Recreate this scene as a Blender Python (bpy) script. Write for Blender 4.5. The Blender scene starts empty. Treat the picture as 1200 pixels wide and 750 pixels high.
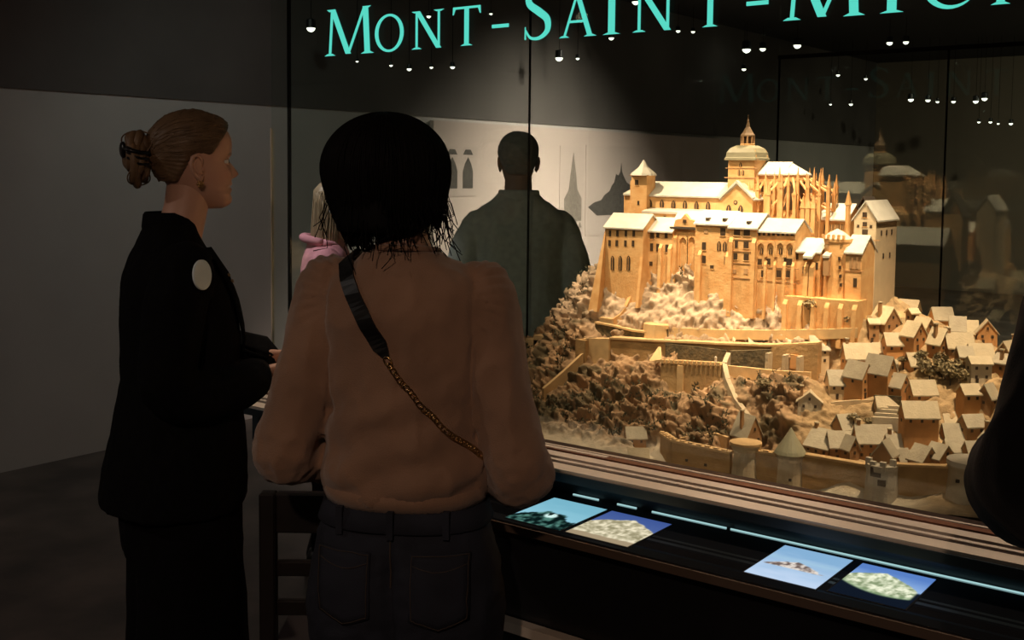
import bpy, math, random
import numpy as np
from mathutils import Vector, Matrix
from mathutils.bvhtree import BVHTree

SC = bpy.context.scene
COL = SC.collection
random.seed(7)
RNG = np.random.default_rng(7)

# ------------------------------------------------------------------ camera
def make_camera():
    pitch, roll, yaw = math.radians(-4), math.radians(0.59), math.radians(37.08)
    f0 = Vector((-math.sin(yaw), math.cos(yaw), 0)); r0 = Vector((math.cos(yaw), math.sin(yaw), 0)); z = Vector((0, 0, 1))
    f = f0 * math.cos(pitch) + z * math.sin(pitch)
    up = r0.cross(f)
    r = r0 * math.cos(roll) + up * math.sin(roll)
    u = r.cross(f)
    cd = bpy.data.cameras.new('camera'); co = bpy.data.objects.new('camera', cd); COL.objects.link(co)
    m = Matrix.Identity(4)
    for i in range(3):
        m[i][0], m[i][1], m[i][2] = r[i], u[i], -f[i]
    m[0][3], m[1][3], m[2][3] = 0, 0, 1.6
    co.matrix_world = m
    cd.sensor_width = 36; cd.lens = 39.0; cd.shift_y = -0.07
    cd.clip_start = 0.05; cd.clip_end = 100
    SC.camera = co
make_camera()

# ------------------------------------------------------------------ world, lights, exposure
SC.view_settings.view_transform = 'Standard'
SC.view_settings.look = 'None'
SC.view_settings.exposure = 0.15
SC.view_settings.gamma = 1.0
SC.view_settings.use_curve_mapping = False
w = bpy.data.worlds.new('world'); SC.world = w; w.use_nodes = True
w.node_tree.nodes['Background'].inputs[0].default_value = (1.0, 0.93, 0.85, 1)
w.node_tree.nodes['Background'].inputs[1].default_value = 0.006
SC.cycles.max_bounces = 8
SC.cycles.transparent_max_bounces = 24

def spot(name, loc, target, power, color, angle, blend=0.5, size=0.05):
    l = bpy.data.lights.new(name, 'SPOT'); o = bpy.data.objects.new(name, l); COL.objects.link(o)
    l.energy = power; l.color = color; l.spot_size = math.radians(angle); l.spot_blend = blend; l.shadow_soft_size = size
    o.location = loc
    o.rotation_euler = (Vector(target) - Vector(loc)).to_track_quat('-Z', 'Y').to_euler()
    return o
def area(name, loc, target, power, color, sx, sy):
    l = bpy.data.lights.new(name, 'AREA'); o = bpy.data.objects.new(name, l); COL.objects.link(o)
    l.shape = 'RECTANGLE'; l.size = sx; l.size_y = sy; l.energy = power; l.color = color
    o.location = loc
    o.rotation_euler = (Vector(target) - Vector(loc)).to_track_quat('-Z', 'Y').to_euler()
    return o
WARM = (1.0, 0.70, 0.44)
# the case lights, under the lid of the display case
CASE_SPOTS = [((-2.10, 2.40, 2.565), (-1.60, 2.80, 1.42), 150, 40), ((-1.15, 2.34, 2.565), (-1.25, 2.76, 1.40), 150, 38),
              ((-0.55, 2.40, 2.565), (-0.86, 2.68, 1.20), 150, 40), ((-1.45, 2.31, 2.565), (-1.50, 2.55, 1.08), 34, 44),
              ((-1.25, 3.30, 2.565), (-1.30, 3.05, 1.40), 170, 46)]
for a, b, p, ang in CASE_SPOTS:
    spot('case_spot', a, b, p, WARM, ang, 0.9, 0.02)
# ceiling spots in front of the case: two aimed at the abbey, three that graze the ledge
spot('front_spot', (-0.35, 1.0, 3.05), (-1.28, 2.75, 1.40), 100, WARM, 22, 0.9, 0.03)
spot('front_spot', (-1.9, 0.9, 3.05), (-1.50, 2.75, 1.42), 52, WARM, 20, 0.9, 0.03)
for xx in (-2.1, -1.3, -0.6):
    spot('ledge_spot', (xx, 2.12, 3.0), (xx, 2.17, 0.93), 62, (1.0, 0.78, 0.60), 34, 0.8, 0.03)
spot('pink_fill_spot', (-3.9, 2.2, 3.1), (-3.2, 3.06, 1.25), 130, (1.0, 0.84, 0.88), 24, 0.8, 0.05)  # fill added to brighten the person in pink, no known lamp
# visitors' side: weak warm ceiling spots behind and above the visitors
spot('hall_spot', (0.6, -1.6, 3.0), (-1.3, 1.5, 1.1), 72, (1.0, 0.70, 0.52), 50, 0.9, 0.05)
spot('hall_spot', (-3.6, -1.2, 3.1), (-4.4, 2.4, 0.4), 42, (1.0, 0.86, 0.76), 120, 1.0, 0.05)
spot('hall_spot', (-4.0, 3.4, 3.1), (-5.0, 5.0, 0.6), 14, (0.86, 0.98, 0.90), 130, 1.0, 0.05)  # added greenish fill for the left wall and the figure beyond the case
# wall washers on the pale exhibition wall
ww = area('wall_washer', (-3.9, 7.7, 3.1), (-5.5, 7.7, 0.75), 150, (1.0, 0.79, 0.68), 0.12, 4.6)
ww.data.spread = math.radians(95)
for xx, yy in ((-1.5, 10.5), (1.5, 10.0), (3.5, 12.5)):
    spot('far_hall_fill', (xx, yy, 3.1), (xx, yy + 2.5, 0), 230, (1.0, 0.84, 0.62), 150, 1.0, 0.05)  # extra spots added to raise the brightness of the far hall

# ------------------------------------------------------------------ materials
MATS = {}
def mat(name, color, rough=0.6, noise=0.0, nscale=20.0, color2=None, bump=0.0, bscale=None, metallic=0.0, sheen=0.0, spec=0.5, coat=0.0, attr=False, detail=4):
    if name in MATS: return MATS[name]
    m = bpy.data.materials.new(name); m.use_nodes = True
    nt = m.node_tree; b = nt.nodes['Principled BSDF']
    b.inputs['Roughness'].default_value = rough; b.inputs['Metallic'].default_value = metallic
    b.inputs['Specular IOR Level'].default_value = spec
    b.inputs['Sheen Weight'].default_value = sheen; b.inputs['Coat Weight'].default_value = coat
    c = (*color, 1)
    tc = nt.nodes.new('ShaderNodeTexCoord')
    src = None
    if attr:
        at = nt.nodes.new('ShaderNodeAttribute'); at.attribute_name = 'Col'; src = at.outputs['Color']
    if noise > 0 or color2:
        nz = nt.nodes.new('ShaderNodeTexNoise'); nz.inputs['Scale'].default_value = nscale; nz.inputs['Detail'].default_value = detail
        nt.links.new(tc.outputs['Object'], nz.inputs['Vector'])
        rp = nt.nodes.new('ShaderNodeValToRGB')
        rp.color_ramp.elements[0].position = 0.32; rp.color_ramp.elements[1].position = 0.68
        c2 = color2 or tuple(max(0, x * (1 - noise)) for x in color)
        rp.color_ramp.elements[0].color = (*c2, 1); rp.color_ramp.elements[1].color = c
        nt.links.new(nz.outputs['Fac'], rp.inputs['Fac'])
        if src:
            mx = nt.nodes.new('ShaderNodeMix'); mx.data_type = 'RGBA'; mx.blend_type = 'MULTIPLY'; mx.inputs['Factor'].default_value = 1.0
            nt.links.new(src, mx.inputs['A']); nt.links.new(rp.outputs['Color'], mx.inputs['B']); src = mx.outputs['Result']
        else: src = rp.outputs['Color']
    if src: nt.links.new(src, b.inputs['Base Color'])
    else: b.inputs['Base Color'].default_value = c
    if bump > 0:
        n2 = nt.nodes.new('ShaderNodeTexNoise'); n2.inputs['Scale'].default_value = bscale or nscale * 3; n2.inputs['Detail'].default_value = 5
        nt.links.new(tc.outputs['Object'], n2.inputs['Vector'])
        bp = nt.nodes.new('ShaderNodeBump'); bp.inputs['Strength'].default_value = bump; bp.inputs['Distance'].default_value = 0.01
        nt.links.new(n2.outputs['Fac'], bp.inputs['Height']); nt.links.new(bp.outputs['Normal'], b.inputs['Normal'])
    MATS[name] = m
    return m
def emat(name, color, strength, attr=False):
    m = bpy.data.materials.new(name); m.use_nodes = True; nt = m.node_tree
    nt.nodes.remove(nt.nodes['Principled BSDF'])
    e = nt.nodes.new('ShaderNodeEmission'); e.inputs['Strength'].default_value = strength; e.inputs['Color'].default_value = (*color, 1)
    if attr:
        at = nt.nodes.new('ShaderNodeAttribute'); at.attribute_name = 'Col'; nt.links.new(at.outputs['Color'], e.inputs['Color'])
    nt.links.new(e.outputs[0], nt.nodes['Material Output'].inputs['Surface'])
    MATS[name] = m
    return m
def glass_mat(name, tint):
    m = bpy.data.materials.new(name); m.use_nodes = True; nt = m.node_tree
    nt.nodes.remove(nt.nodes['Principled BSDF'])
    g = nt.nodes.new('ShaderNodeNewGeometry'); fr = nt.nodes.new('ShaderNodeFresnel')
    mp = nt.nodes.new('ShaderNodeMapRange'); mp.inputs['To Min'].default_value = 1.5; mp.inputs['To Max'].default_value = 1 / 1.5
    nt.links.new(g.outputs['Backfacing'], mp.inputs['Value']); nt.links.new(mp.outputs['Result'], fr.inputs['IOR'])
    t = nt.nodes.new('ShaderNodeBsdfTransparent'); t.inputs['Color'].default_value = (*tint, 1)
    gl = nt.nodes.new('ShaderNodeBsdfGlossy'); gl.inputs['Roughness'].default_value = 0.0; gl.inputs['Color'].default_value = (0.95, 1.0, 0.97, 1)
    mx = nt.nodes.new('ShaderNodeMixShader')
    nt.links.new(fr.outputs[0], mx.inputs[0]); nt.links.new(t.outputs[0], mx.inputs[1]); nt.links.new(gl.outputs[0], mx.inputs[2])
    nt.links.new(mx.outputs[0], nt.nodes['Material Output'].inputs['Surface'])
    MATS[name] = m
    return m

# ------------------------------------------------------------------ mesh helpers
def tag(o, label=None, cat=None, group=None, kind=None):
    if label: o['label'] = label
    if cat: o['category'] = cat
    if group: o['group'] = group
    if kind: o['kind'] = kind
    return o
def empty(name, loc=(0, 0, 0), rz=0.0, parent=None):
    o = bpy.data.objects.new(name, None); COL.objects.link(o); o.empty_display_size = 0.05
    o.location = loc; o.rotation_euler = (0, 0, rz)
    if parent: o.parent = parent
    return o
class MB:
    def __init__(s): s.v = []; s.f = []; s.n = 0
    def add(s, v, f):
        v = np.asarray(v, float).reshape(-1, 3); n = s.n
        s.v.append(v); s.f.extend([tuple(i + n for i in q) for q in f]); s.n += len(v); return s
    def box(s, x0, x1, y0, y1, z0, z1):
        v = [(x0, y0, z0), (x1, y0, z0), (x1, y1, z0), (x0, y1, z0), (x0, y0, z1), (x1, y0, z1), (x1, y1, z1), (x0, y1, z1)]
        return s.add(v, [(3, 2, 1, 0), (4, 5, 6, 7), (0, 1, 5, 4), (1, 2, 6, 5), (2, 3, 7, 6), (3, 0, 4, 7)])
    def prism(s, poly, y0, y1):
        """polygon in x,z (counter-clockwise seen from -y) pushed from y0 (front) to y1"""
        n = len(poly)
        v = [(x, y0, z) for x, z in poly] + [(x, y1, z) for x, z in poly]
        f = [tuple(range(n)), tuple(range(2 * n - 1, n - 1, -1))]
        f += [(i, i + n, (i + 1) % n + n, (i + 1) % n) for i in range(n)]
        return s.add(v, f)
    def lathe(s, prof, c=(0, 0, 0), n=16, a0=0.0):
        v = []; f = []; m = len(prof)
        for r, z in prof:
            for k in range(n):
                a = a0 + 2 * math.pi * k / n
                v.append((c[0] + r * math.cos(a), c[1] + r * math.sin(a), c[2] + z))
        for i in range(m - 1):
            for k in range(n):
                k2 = (k + 1) % n
                f.append((i * n + k, i * n + k2, (i + 1) * n + k2, (i + 1) * n + k))
        f.append(tuple(range(n - 1, -1, -1))); f.append(tuple((m - 1) * n + k for k in range(n)))
        return s.add(v, f)
    def loft(s, rings):
        """list of equal-length rings of points, capped"""
        n = len(rings[0]); v = [p for r in rings for p in r]; f = []
        for i in range(len(rings) - 1):
            for k in range(n):
                k2 = (k + 1) % n
                f.append((i * n + k, i * n + k2, (i + 1) * n + k2, (i + 1) * n + k))
        f.append(tuple(range(n - 1, -1, -1))); f.append(tuple((len(rings) - 1) * n + k for k in range(n)))
        return s.add(v, f)
    def tube(s, pts, rad, n=8, cap=True):
        P = [np.asarray(p, float) for p in pts]; m = len(P)
        R = [rad] * m if np.isscalar(rad) else list(rad)
        t = (P[1] - P[0]); t /= np.linalg.norm(t) + 1e-12
        ref = np.array([0, 0, 1.]) if abs(t[2]) < .9 else np.array([1., 0, 0])
        a = np.cross(t, ref); a /= np.linalg.norm(a)
        rings = []
        for i in range(m):
            d = P[min(i + 1, m - 1)] - P[max(i - 1, 0)]; d /= np.linalg.norm(d) + 1e-12
            a = a - d * a.dot(d); a /= np.linalg.norm(a) + 1e-12
            b = np.cross(d, a)
            rings.append((P[i], a.copy(), b, d))
        out = []
        if cap:
            p, a_, b_, d = rings[0]
            for q in (0.25, 0.7): out.append([p - d * R[0] * math.sqrt(1 - q * q) + (a_ * math.cos(2 * math.pi * k / n) + b_ * math.sin(2 * math.pi * k / n)) * R[0] * q for k in range(n)])
        for i, (p, a_, b_, d) in enumerate(rings):
            out.append([p + (a_ * math.cos(2 * math.pi * k / n) + b_ * math.sin(2 * math.pi * k / n)) * R[i] for k in range(n)])
        if cap:
            p, a_, b_, d = rings[-1]
            for q in (0.7, 0.25): out.append([p + d * R[-1] * math.sqrt(1 - q * q) + (a_ * math.cos(2 * math.pi * k / n) + b_ * math.sin(2 * math.pi * k / n)) * R[-1] * q for k in range(n)])
        return s.loft(out)
    def ell(s, c, r, n=14, m=9):
        rings = []
        for i in range(1, m):
            a = math.pi * i / m - math.pi / 2
            rings.append([(c[0] + r[0] * math.cos(a) * math.cos(2 * math.pi * k / n), c[1] + r[1] * math.cos(a) * math.sin(2 * math.pi * k / n), c[2] + r[2] * math.sin(a)) for k in range(n)])
        return s.loft(rings)
    def arrays(s): return np.concatenate(s.v), s.f
    def mesh(s, name, m=None, smooth=False):
        v, f = s.arrays()
        me = bpy.data.meshes.new(name); me.from_pydata(v.tolist(), [], f); me.update()
        if m: me.materials.append(m)
        if smooth: me.shade_smooth()
        return me
    def build(s, name, m=None, parent=None, smooth=False, loc=None):
        me = s.mesh(name, m, smooth)
        return link(name, me, parent, loc)
def link(name, me, parent=None, loc=None):
    o = bpy.data.objects.new(name, me); COL.objects.link(o)
    if parent: o.parent = parent
    if loc is not None: o.location = loc
    return o
def bevel(o, w, seg=1):
    m = o.modifiers.new('bevel', 'BEVEL'); m.width = w; m.segments = seg; m.limit_method = 'ANGLE'; return o
def box_obj(name, dims, m, parent=None, bev=0.0, **k):
    o = MB().box(*dims).build(name, m, parent)
    if bev: bevel(o, bev)
    return tag(o, **k)
def catmull(pts, per=6):
    P = [np.asarray(p, float) for p in pts]; out = []
    for i in range(len(P) - 1):
        p0 = P[max(i - 1, 0)]; p1 = P[i]; p2 = P[i + 1]; p3 = P[min(i + 2, len(P) - 1)]
        for k in range(per):
            t = k / per
            out.append(.5 * ((2 * p1) + (p2 - p0) * t + (2 * p0 - 5 * p1 + 4 * p2 - p3) * t * t + (3 * p1 - p0 - 3 * p2 + p3) * t ** 3))
    out.append(P[-1]); return out
def color_attr(me, cols):
    a = me.color_attributes.new('Col', 'FLOAT_COLOR', 'POINT')
    c = np.ones((len(me.vertices), 4), np.float32); c[:, :3] = cols
    a.data.foreach_set('color', c.ravel())

# ------------------------------------------------------------------ numpy noise
def _hash(ix, iy, iz, k=0):
    h = (ix.astype(np.int64) * 374761393 + iy.astype(np.int64) * 668265263 + iz.astype(np.int64) * 2147483647 + k * 974634777) & 0xFFFFFFFF
    h = ((h ^ (h >> 13)) * 1274126177) & 0xFFFFFFFF
    h = ((h ^ (h >> 16)) * 2246822519) & 0xFFFFFFFF
    return ((h ^ (h >> 15)) & 0xFFFFFF) / float(0xFFFFFF)
def vnoise(p, s):
    q = p / s; i = np.floor(q); f = q - i; f = f * f * (3 - 2 * f)
    r = 0
    for dx in (0, 1):
        for dy in (0, 1):
            for dz in (0, 1):
                wgt = (f[:, 0] if dx else 1 - f[:, 0]) * (f[:, 1] if dy else 1 - f[:, 1]) * (f[:, 2] if dz else 1 - f[:, 2])
                r = r + wgt * _hash(i[:, 0] + dx, i[:, 1] + dy, i[:, 2] + dz)
    return r
def fbm(p, s, o=4):
    r = 0; a = .5; t = 0
    for k in range(o): r = r + a * vnoise(p + k * 7.13, s); t += a; a *= .5; s *= .5
    return r / t
def worley(p, s):
    q = p / s; i = np.floor(q); best = np.full(len(p), 9.)
    for dx in (-1, 0, 1):
        for dy in (-1, 0, 1):
            for dz in (-1, 0, 1):
                c = i + np.array([dx, dy, dz])
                d = 0
                for a in range(3): d = d + (c[:, a] + _hash(c[:, 0], c[:, 1], c[:, 2], a + 1) - q[:, a]) ** 2
                best = np.minimum(best, d)
    return np.sqrt(best)
# ------------------------------------------------------------------ materials used by the room and the case
M_wall = mat('grey_wall_paint', (0.66, 0.62, 0.58), 0.85, 0.12, 1.5, bump=0.05, bscale=60)
M_dark = mat('dark_paint', (0.17, 0.152, 0.14), 0.8, 0.3, 1.2)
M_ceil = mat('black_ceiling_paint', (0.03, 0.028, 0.026), 0.9, 0.3, 0.8)
M_far = mat('brown_wall_paint', (0.16, 0.13, 0.095), 0.8, 0.25, 0.5)
M_floor = mat('worn_dark_floor', (0.17, 0.135, 0.115), 0.36, 0.0, 3.0, color2=(0.06, 0.05, 0.045), bump=0.06, bscale=9)
M_panel = mat('pale_exhibition_board', (0.68, 0.56, 0.49), 0.8, 0.06, 2.0)
M_black = mat('black_lacquer', (0.012, 0.012, 0.013), 0.35, 0.2, 3)
M_gloss = mat('black_glass_top', (0.008, 0.008, 0.009), 0.03, spec=1.0, coat=1.0)
M_recess = mat('dark_blue_metal', (0.03, 0.045, 0.055), 0.4, 0.4, 4)
M_beige = mat('beige_rail_paint', (0.68, 0.58, 0.47), 0.5, 0.08, 30)
M_brown = mat('red_brown_rail', (0.20, 0.085, 0.05), 0.45, 0.2, 30)
M_dkbrown = mat('dark_brown_rail', (0.035, 0.02, 0.015), 0.5)
M_glass = glass_mat('display_glass', (0.93, 0.97, 0.95))
M_edge = mat('pane_edge_glow', (0.75, 0.68, 0.55), 0.25, spec=0.8)  # opaque pale colour stands in for light glowing in the glass edge
M_seam = mat('black_silicone', (0.004, 0.004, 0.004), 0.9, spec=0.0)

# ------------------------------------------------------------------ the room
def struct(name, dims, m, parent=None):
    o = MB().box(*dims).build(name, m, parent); o['kind'] = 'structure'; return o
struct('floor', (-5.7, 6.2, -4.2, 16.2, -0.1, 0.0), M_floor)
struct('ceiling', (-5.7, 6.2, -4.2, 16.2, 3.2, 3.3), M_ceil)
struct('wall_left', (-5.7, -5.55, -4.2, 16.2, 0.0, 2.0), M_wall)
struct('trim_1', (-5.7, -5.54, -4.2, 16.2, 2.0, 3.2), M_dark)
struct('wall_front', (-5.55, 6.2, 16.0, 16.2, 0.0, 3.2), M_far)
struct('wall_right', (6.0, 6.2, -4.2, 16.0, 0.0, 3.2), M_dark)
struct('wall_back', (-5.55, 6.0, -4.2, -4.0, 0.0, 3.2), M_dark)

# the pale board on the left wall and its prints
pan = empty('exhibition_board', (-5.52, 8.6, 0))
tag(pan, 'long pale exhibition board standing against the far part of the grey wall', 'board')
MB().box(-5.54, -5.50, 6.29, 11.0, 0.02, 1.97).build('board_face', M_panel, pan, loc=(5.52, -8.6, 0))
MB().box(-5.54, -5.49, 6.29, 11.0, 0.0, 0.06).build('plinth_strip', M_dark, pan, loc=(5.52, -8.6, 0))
M_sheet = mat('print_paper', (0.64, 0.53, 0.465), 0.8, 0.05, 5)
M_ink = mat('grey_print_ink', (0.13, 0.115, 0.10), 0.8, 0.35, 30)
M_ink2 = mat('faint_print_ink', (0.30, 0.255, 0.21), 0.8, 0.3, 30)
def lancet(mb, yc, z0, z1, wd, x):
    """pointed arch outline in the plane x, centre yc"""
    hw = wd / 2; zs = z1 - wd * .9
    pts = [(yc - hw, z0), (yc + hw, z0), (yc + hw, zs), (yc + hw * .6, zs + wd * .5), (yc, z1), (yc - hw * .6, zs + wd * .5), (yc - hw, zs)]
    n = len(pts)
    v = [(x, a, b) for a, b in pts] + [(x + .004, a, b) for a, b in pts]
    mb.add(v, [tuple(range(n - 1, -1, -1)), tuple(range(n, 2 * n))] + [(i, (i + 1) % n, (i + 1) % n + n, i + n) for i in range(n)])
def poly_x(mb, pts, x):
    n = len(pts)
    v = [(x, a, b) for a, b in pts] + [(x + .004, a, b) for a, b in pts]
    mb.add(v, [tuple(range(n - 1, -1, -1)), tuple(range(n, 2 * n))] + [(i, (i + 1) % n, (i + 1) % n + n, i + n) for i in range(n)])
def wall_print(label, y0, y1, z0, z1, draw, ink, sheet=True):
    r = empty('architectural_print', (-5.5, (y0 + y1) / 2, z0)); tag(r, label, 'print', 'prints on the exhibition board')
    off = (5.5, -(y0 + y1) / 2, -z0)
    MB().box(-5.4995, -5.494, y0, y1, z0, z1).build('sheet', M_sheet if sheet else M_panel, r, loc=off)
    d = MB(); draw(d); d.build('drawing', ink, r, loc=off)
def d_tracery(d):
    for yc in (6.50, 6.69):
        lancet(d, yc, 1.46, 1.70, .12, -5.495)
        poly_x(d, [(yc - .06, 1.72), (yc + .06, 1.72), (yc + .03, 1.76), (yc - .03, 1.76)], -5.495)
wall_print('print of two dark tracery windows beside the dark bob of hair', 6.40, 6.80, 1.40, 1.78, d_tracery, M_ink)
def d_elev(d):
    for k in range(3): lancet(d, 7.30 + k * .09, 1.22, 1.46, .055, -5.495)
    for k in range(3): lancet(d, 7.30 + k * .09, 1.50, 1.60, .05, -5.495)
    poly_x(d, [(7.36, 1.62), (7.41, 1.62), (7.385, 1.74)], -5.495)
wall_print('print of a gothic bay elevation left of the silhouetted man', 7.22, 7.58, 1.16, 1.78, d_elev, M_ink2)
def d_spire(d):
    poly_x(d, [(8.02, 1.16), (8.29, 1.16), (8.29, 1.36), (8.22, 1.44), (8.20, 1.56), (8.155, 1.76), (8.11, 1.56), (8.09, 1.44), (8.02, 1.36)], -5.495)
    for k in range(5): lancet(d, 8.03 + k * .06, 1.10, 1.15, .05, -5.495)
wall_print('print of a gothic church with a spire beside the silhouetted man', 7.95, 8.34, 1.05, 1.82, d_spire, M_ink2)
def d_mont(d):
    poly_x(d, [(8.40, 1.28), (8.55, 1.20), (9.2, 1.20), (9.28, 1.30), (9.20, 1.40), (9.14, 1.47), (9.06, 1.50), (9.0, 1.565), (8.975, 1.60), (8.96, 1.68), (8.945, 1.60), (8.91, 1.565), (8.87, 1.58), (8.84, 1.50), (8.80, 1.475), (8.76, 1.42), (8.68, 1.39), (8.62, 1.34), (8.5, 1.32)], -5.495)
wall_print('print of a dark rock island left of the model abbey', 8.36, 9.34, 1.02, 1.84, d_mont, M_ink)

# ------------------------------------------------------------------ display case
GX0, GX1, GY0, GY1, GZ0, GZ1 = -2.54, 0.30, 2.235, 3.46, 0.93, 2.60
case = empty('display_case', (-1.12, 2.8, 0)); OFF = (1.12, -2.8, 0)
tag(case, 'large glass display case with teal lettering holding the abbey model', 'display case')
def cpart(name, dims, m, bev=0.0, **k):
    o = MB().box(*dims).build(name, m, case, loc=OFF)
    if bev: bevel(o, bev)
    return tag(o, **k)
cpart('base_cabinet', (GX0 + .22, GX1, 2.30, GY1 + .04, 0.0, 0.80), M_black)
cpart('base_frame', (GX0, GX1, 2.13, GY1 + .04, 0.80, 0.868), M_black)
cpart('model_tray', (GX0 + .01, GX1, 2.245, GY1 - .012, 0.868, 0.872), M_dark)
front = cpart('front_pane', (-2.60, GX1, GY0, GY0 + .008, GZ0 - .06, GZ1), M_glass)
cpart('side_pane', (GX0, GX0 + .008, GY0 + .012, GY1 - .004, GZ0 - .06, GZ1), M_glass)
cpart('side_pane', (GX1 - .008, GX1, GY0 + .012, GY1 - .004, GZ0 - .06, GZ1), M_glass)
bx = [GX0, -1.523, -0.985, GX1]
for a, b in zip(bx[:-1], bx[1:]):
    cpart('back_pane', (a + .002, b - .002, GY1, GY1 + .008, GZ0 - .06, GZ1 if a < -2 else 1.975), M_glass)
for a in bx[1:3]: cpart('pane_joint', (a - .002, a + .002, GY1, GY1 + .008, GZ0 - .06, 1.975), M_seam)
cpart('back_rail', (-1.527, GX1, GY1 - .002, GY1 + .010, 1.975, 1.987), M_seam)
cpart('upper_back_pane', (-1.523, GX1, GY1, GY1 + .008, 1.987, GZ1), M_glass)
cpart('corner_joint', (GX0, GX0 + .007, GY0 + .009, GY0 + .019, GZ0 - .06, GZ1), M_seam)
cpart('corner_joint', (GX0, GX0 + .0035, GY1 - .004, GY1 + .006, GZ0 - .06, GZ1), M_seam)
cpart('pane_edge', (-2.606, -2.6005, GY0, GY0 + .008, GZ0 - .06, 1.72), M_edge, label='pale strip for the light caught in the front pane edge')
cpart('lid', (GX0 - .02, GX1 + .02, GY0 - .03, GY1 + .03, GZ1, GZ1 + .09), M_dark)
for (a, b, p, ang) in CASE_SPOTS:
    h = MB().lathe([(.045, 0.0), (.045, -.028), (.041, -.030), (.040, -.012)], (a[0], a[1], GZ1), 14).build('lamp_housing', M_black, case, loc=OFF)
# ledge in front of the pane: a stack of rails
SX0 = -2.56
RAILS = [(2.205, 2.232, 'dk', .932), (2.197, 2.205, 'be', .932), (2.190, 2.197, 'dk', .929), (2.166, 2.190, 'br', .932), (2.146, 2.166, 'dk', .928),
         (2.112, 2.146, 'be', .934), (2.100, 2.112, 'dk', .928), (2.087, 2.100, 'be', .932), (2.074, 2.087, 'dk', .928), (2.030, 2.074, 'be', .930)]
RM = dict(dk=M_dkbrown, be=M_beige, br=M_brown)
RN = dict(dk='dark rail', be='beige rail', br='red-brown rail')
for y0, y1, k, zt in RAILS:
    cpart('ledge_rail', (SX0, GX1, y0, y1, 0.922 if y0 < 2.05 else 0.905, zt), RM[k], label=RN[k] + ' of the ledge under the glass')
cpart('ledge_rail', (SX0, -1.36, 2.172, 2.186, 0.931, .9335), M_beige)
cpart('fascia', (SX0, GX1, 2.026, 2.036, 0.903, 0.9225), M_recess)
cpart('recess_panel', (SX0, GX1, 2.122, 2.13, 0.80, 0.905), M_recess)
cpart('foot_rail', (-1.62, GX1, 1.872, 1.90, 0.60, 0.622), M_beige, label='pale rail low on the front')
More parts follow.
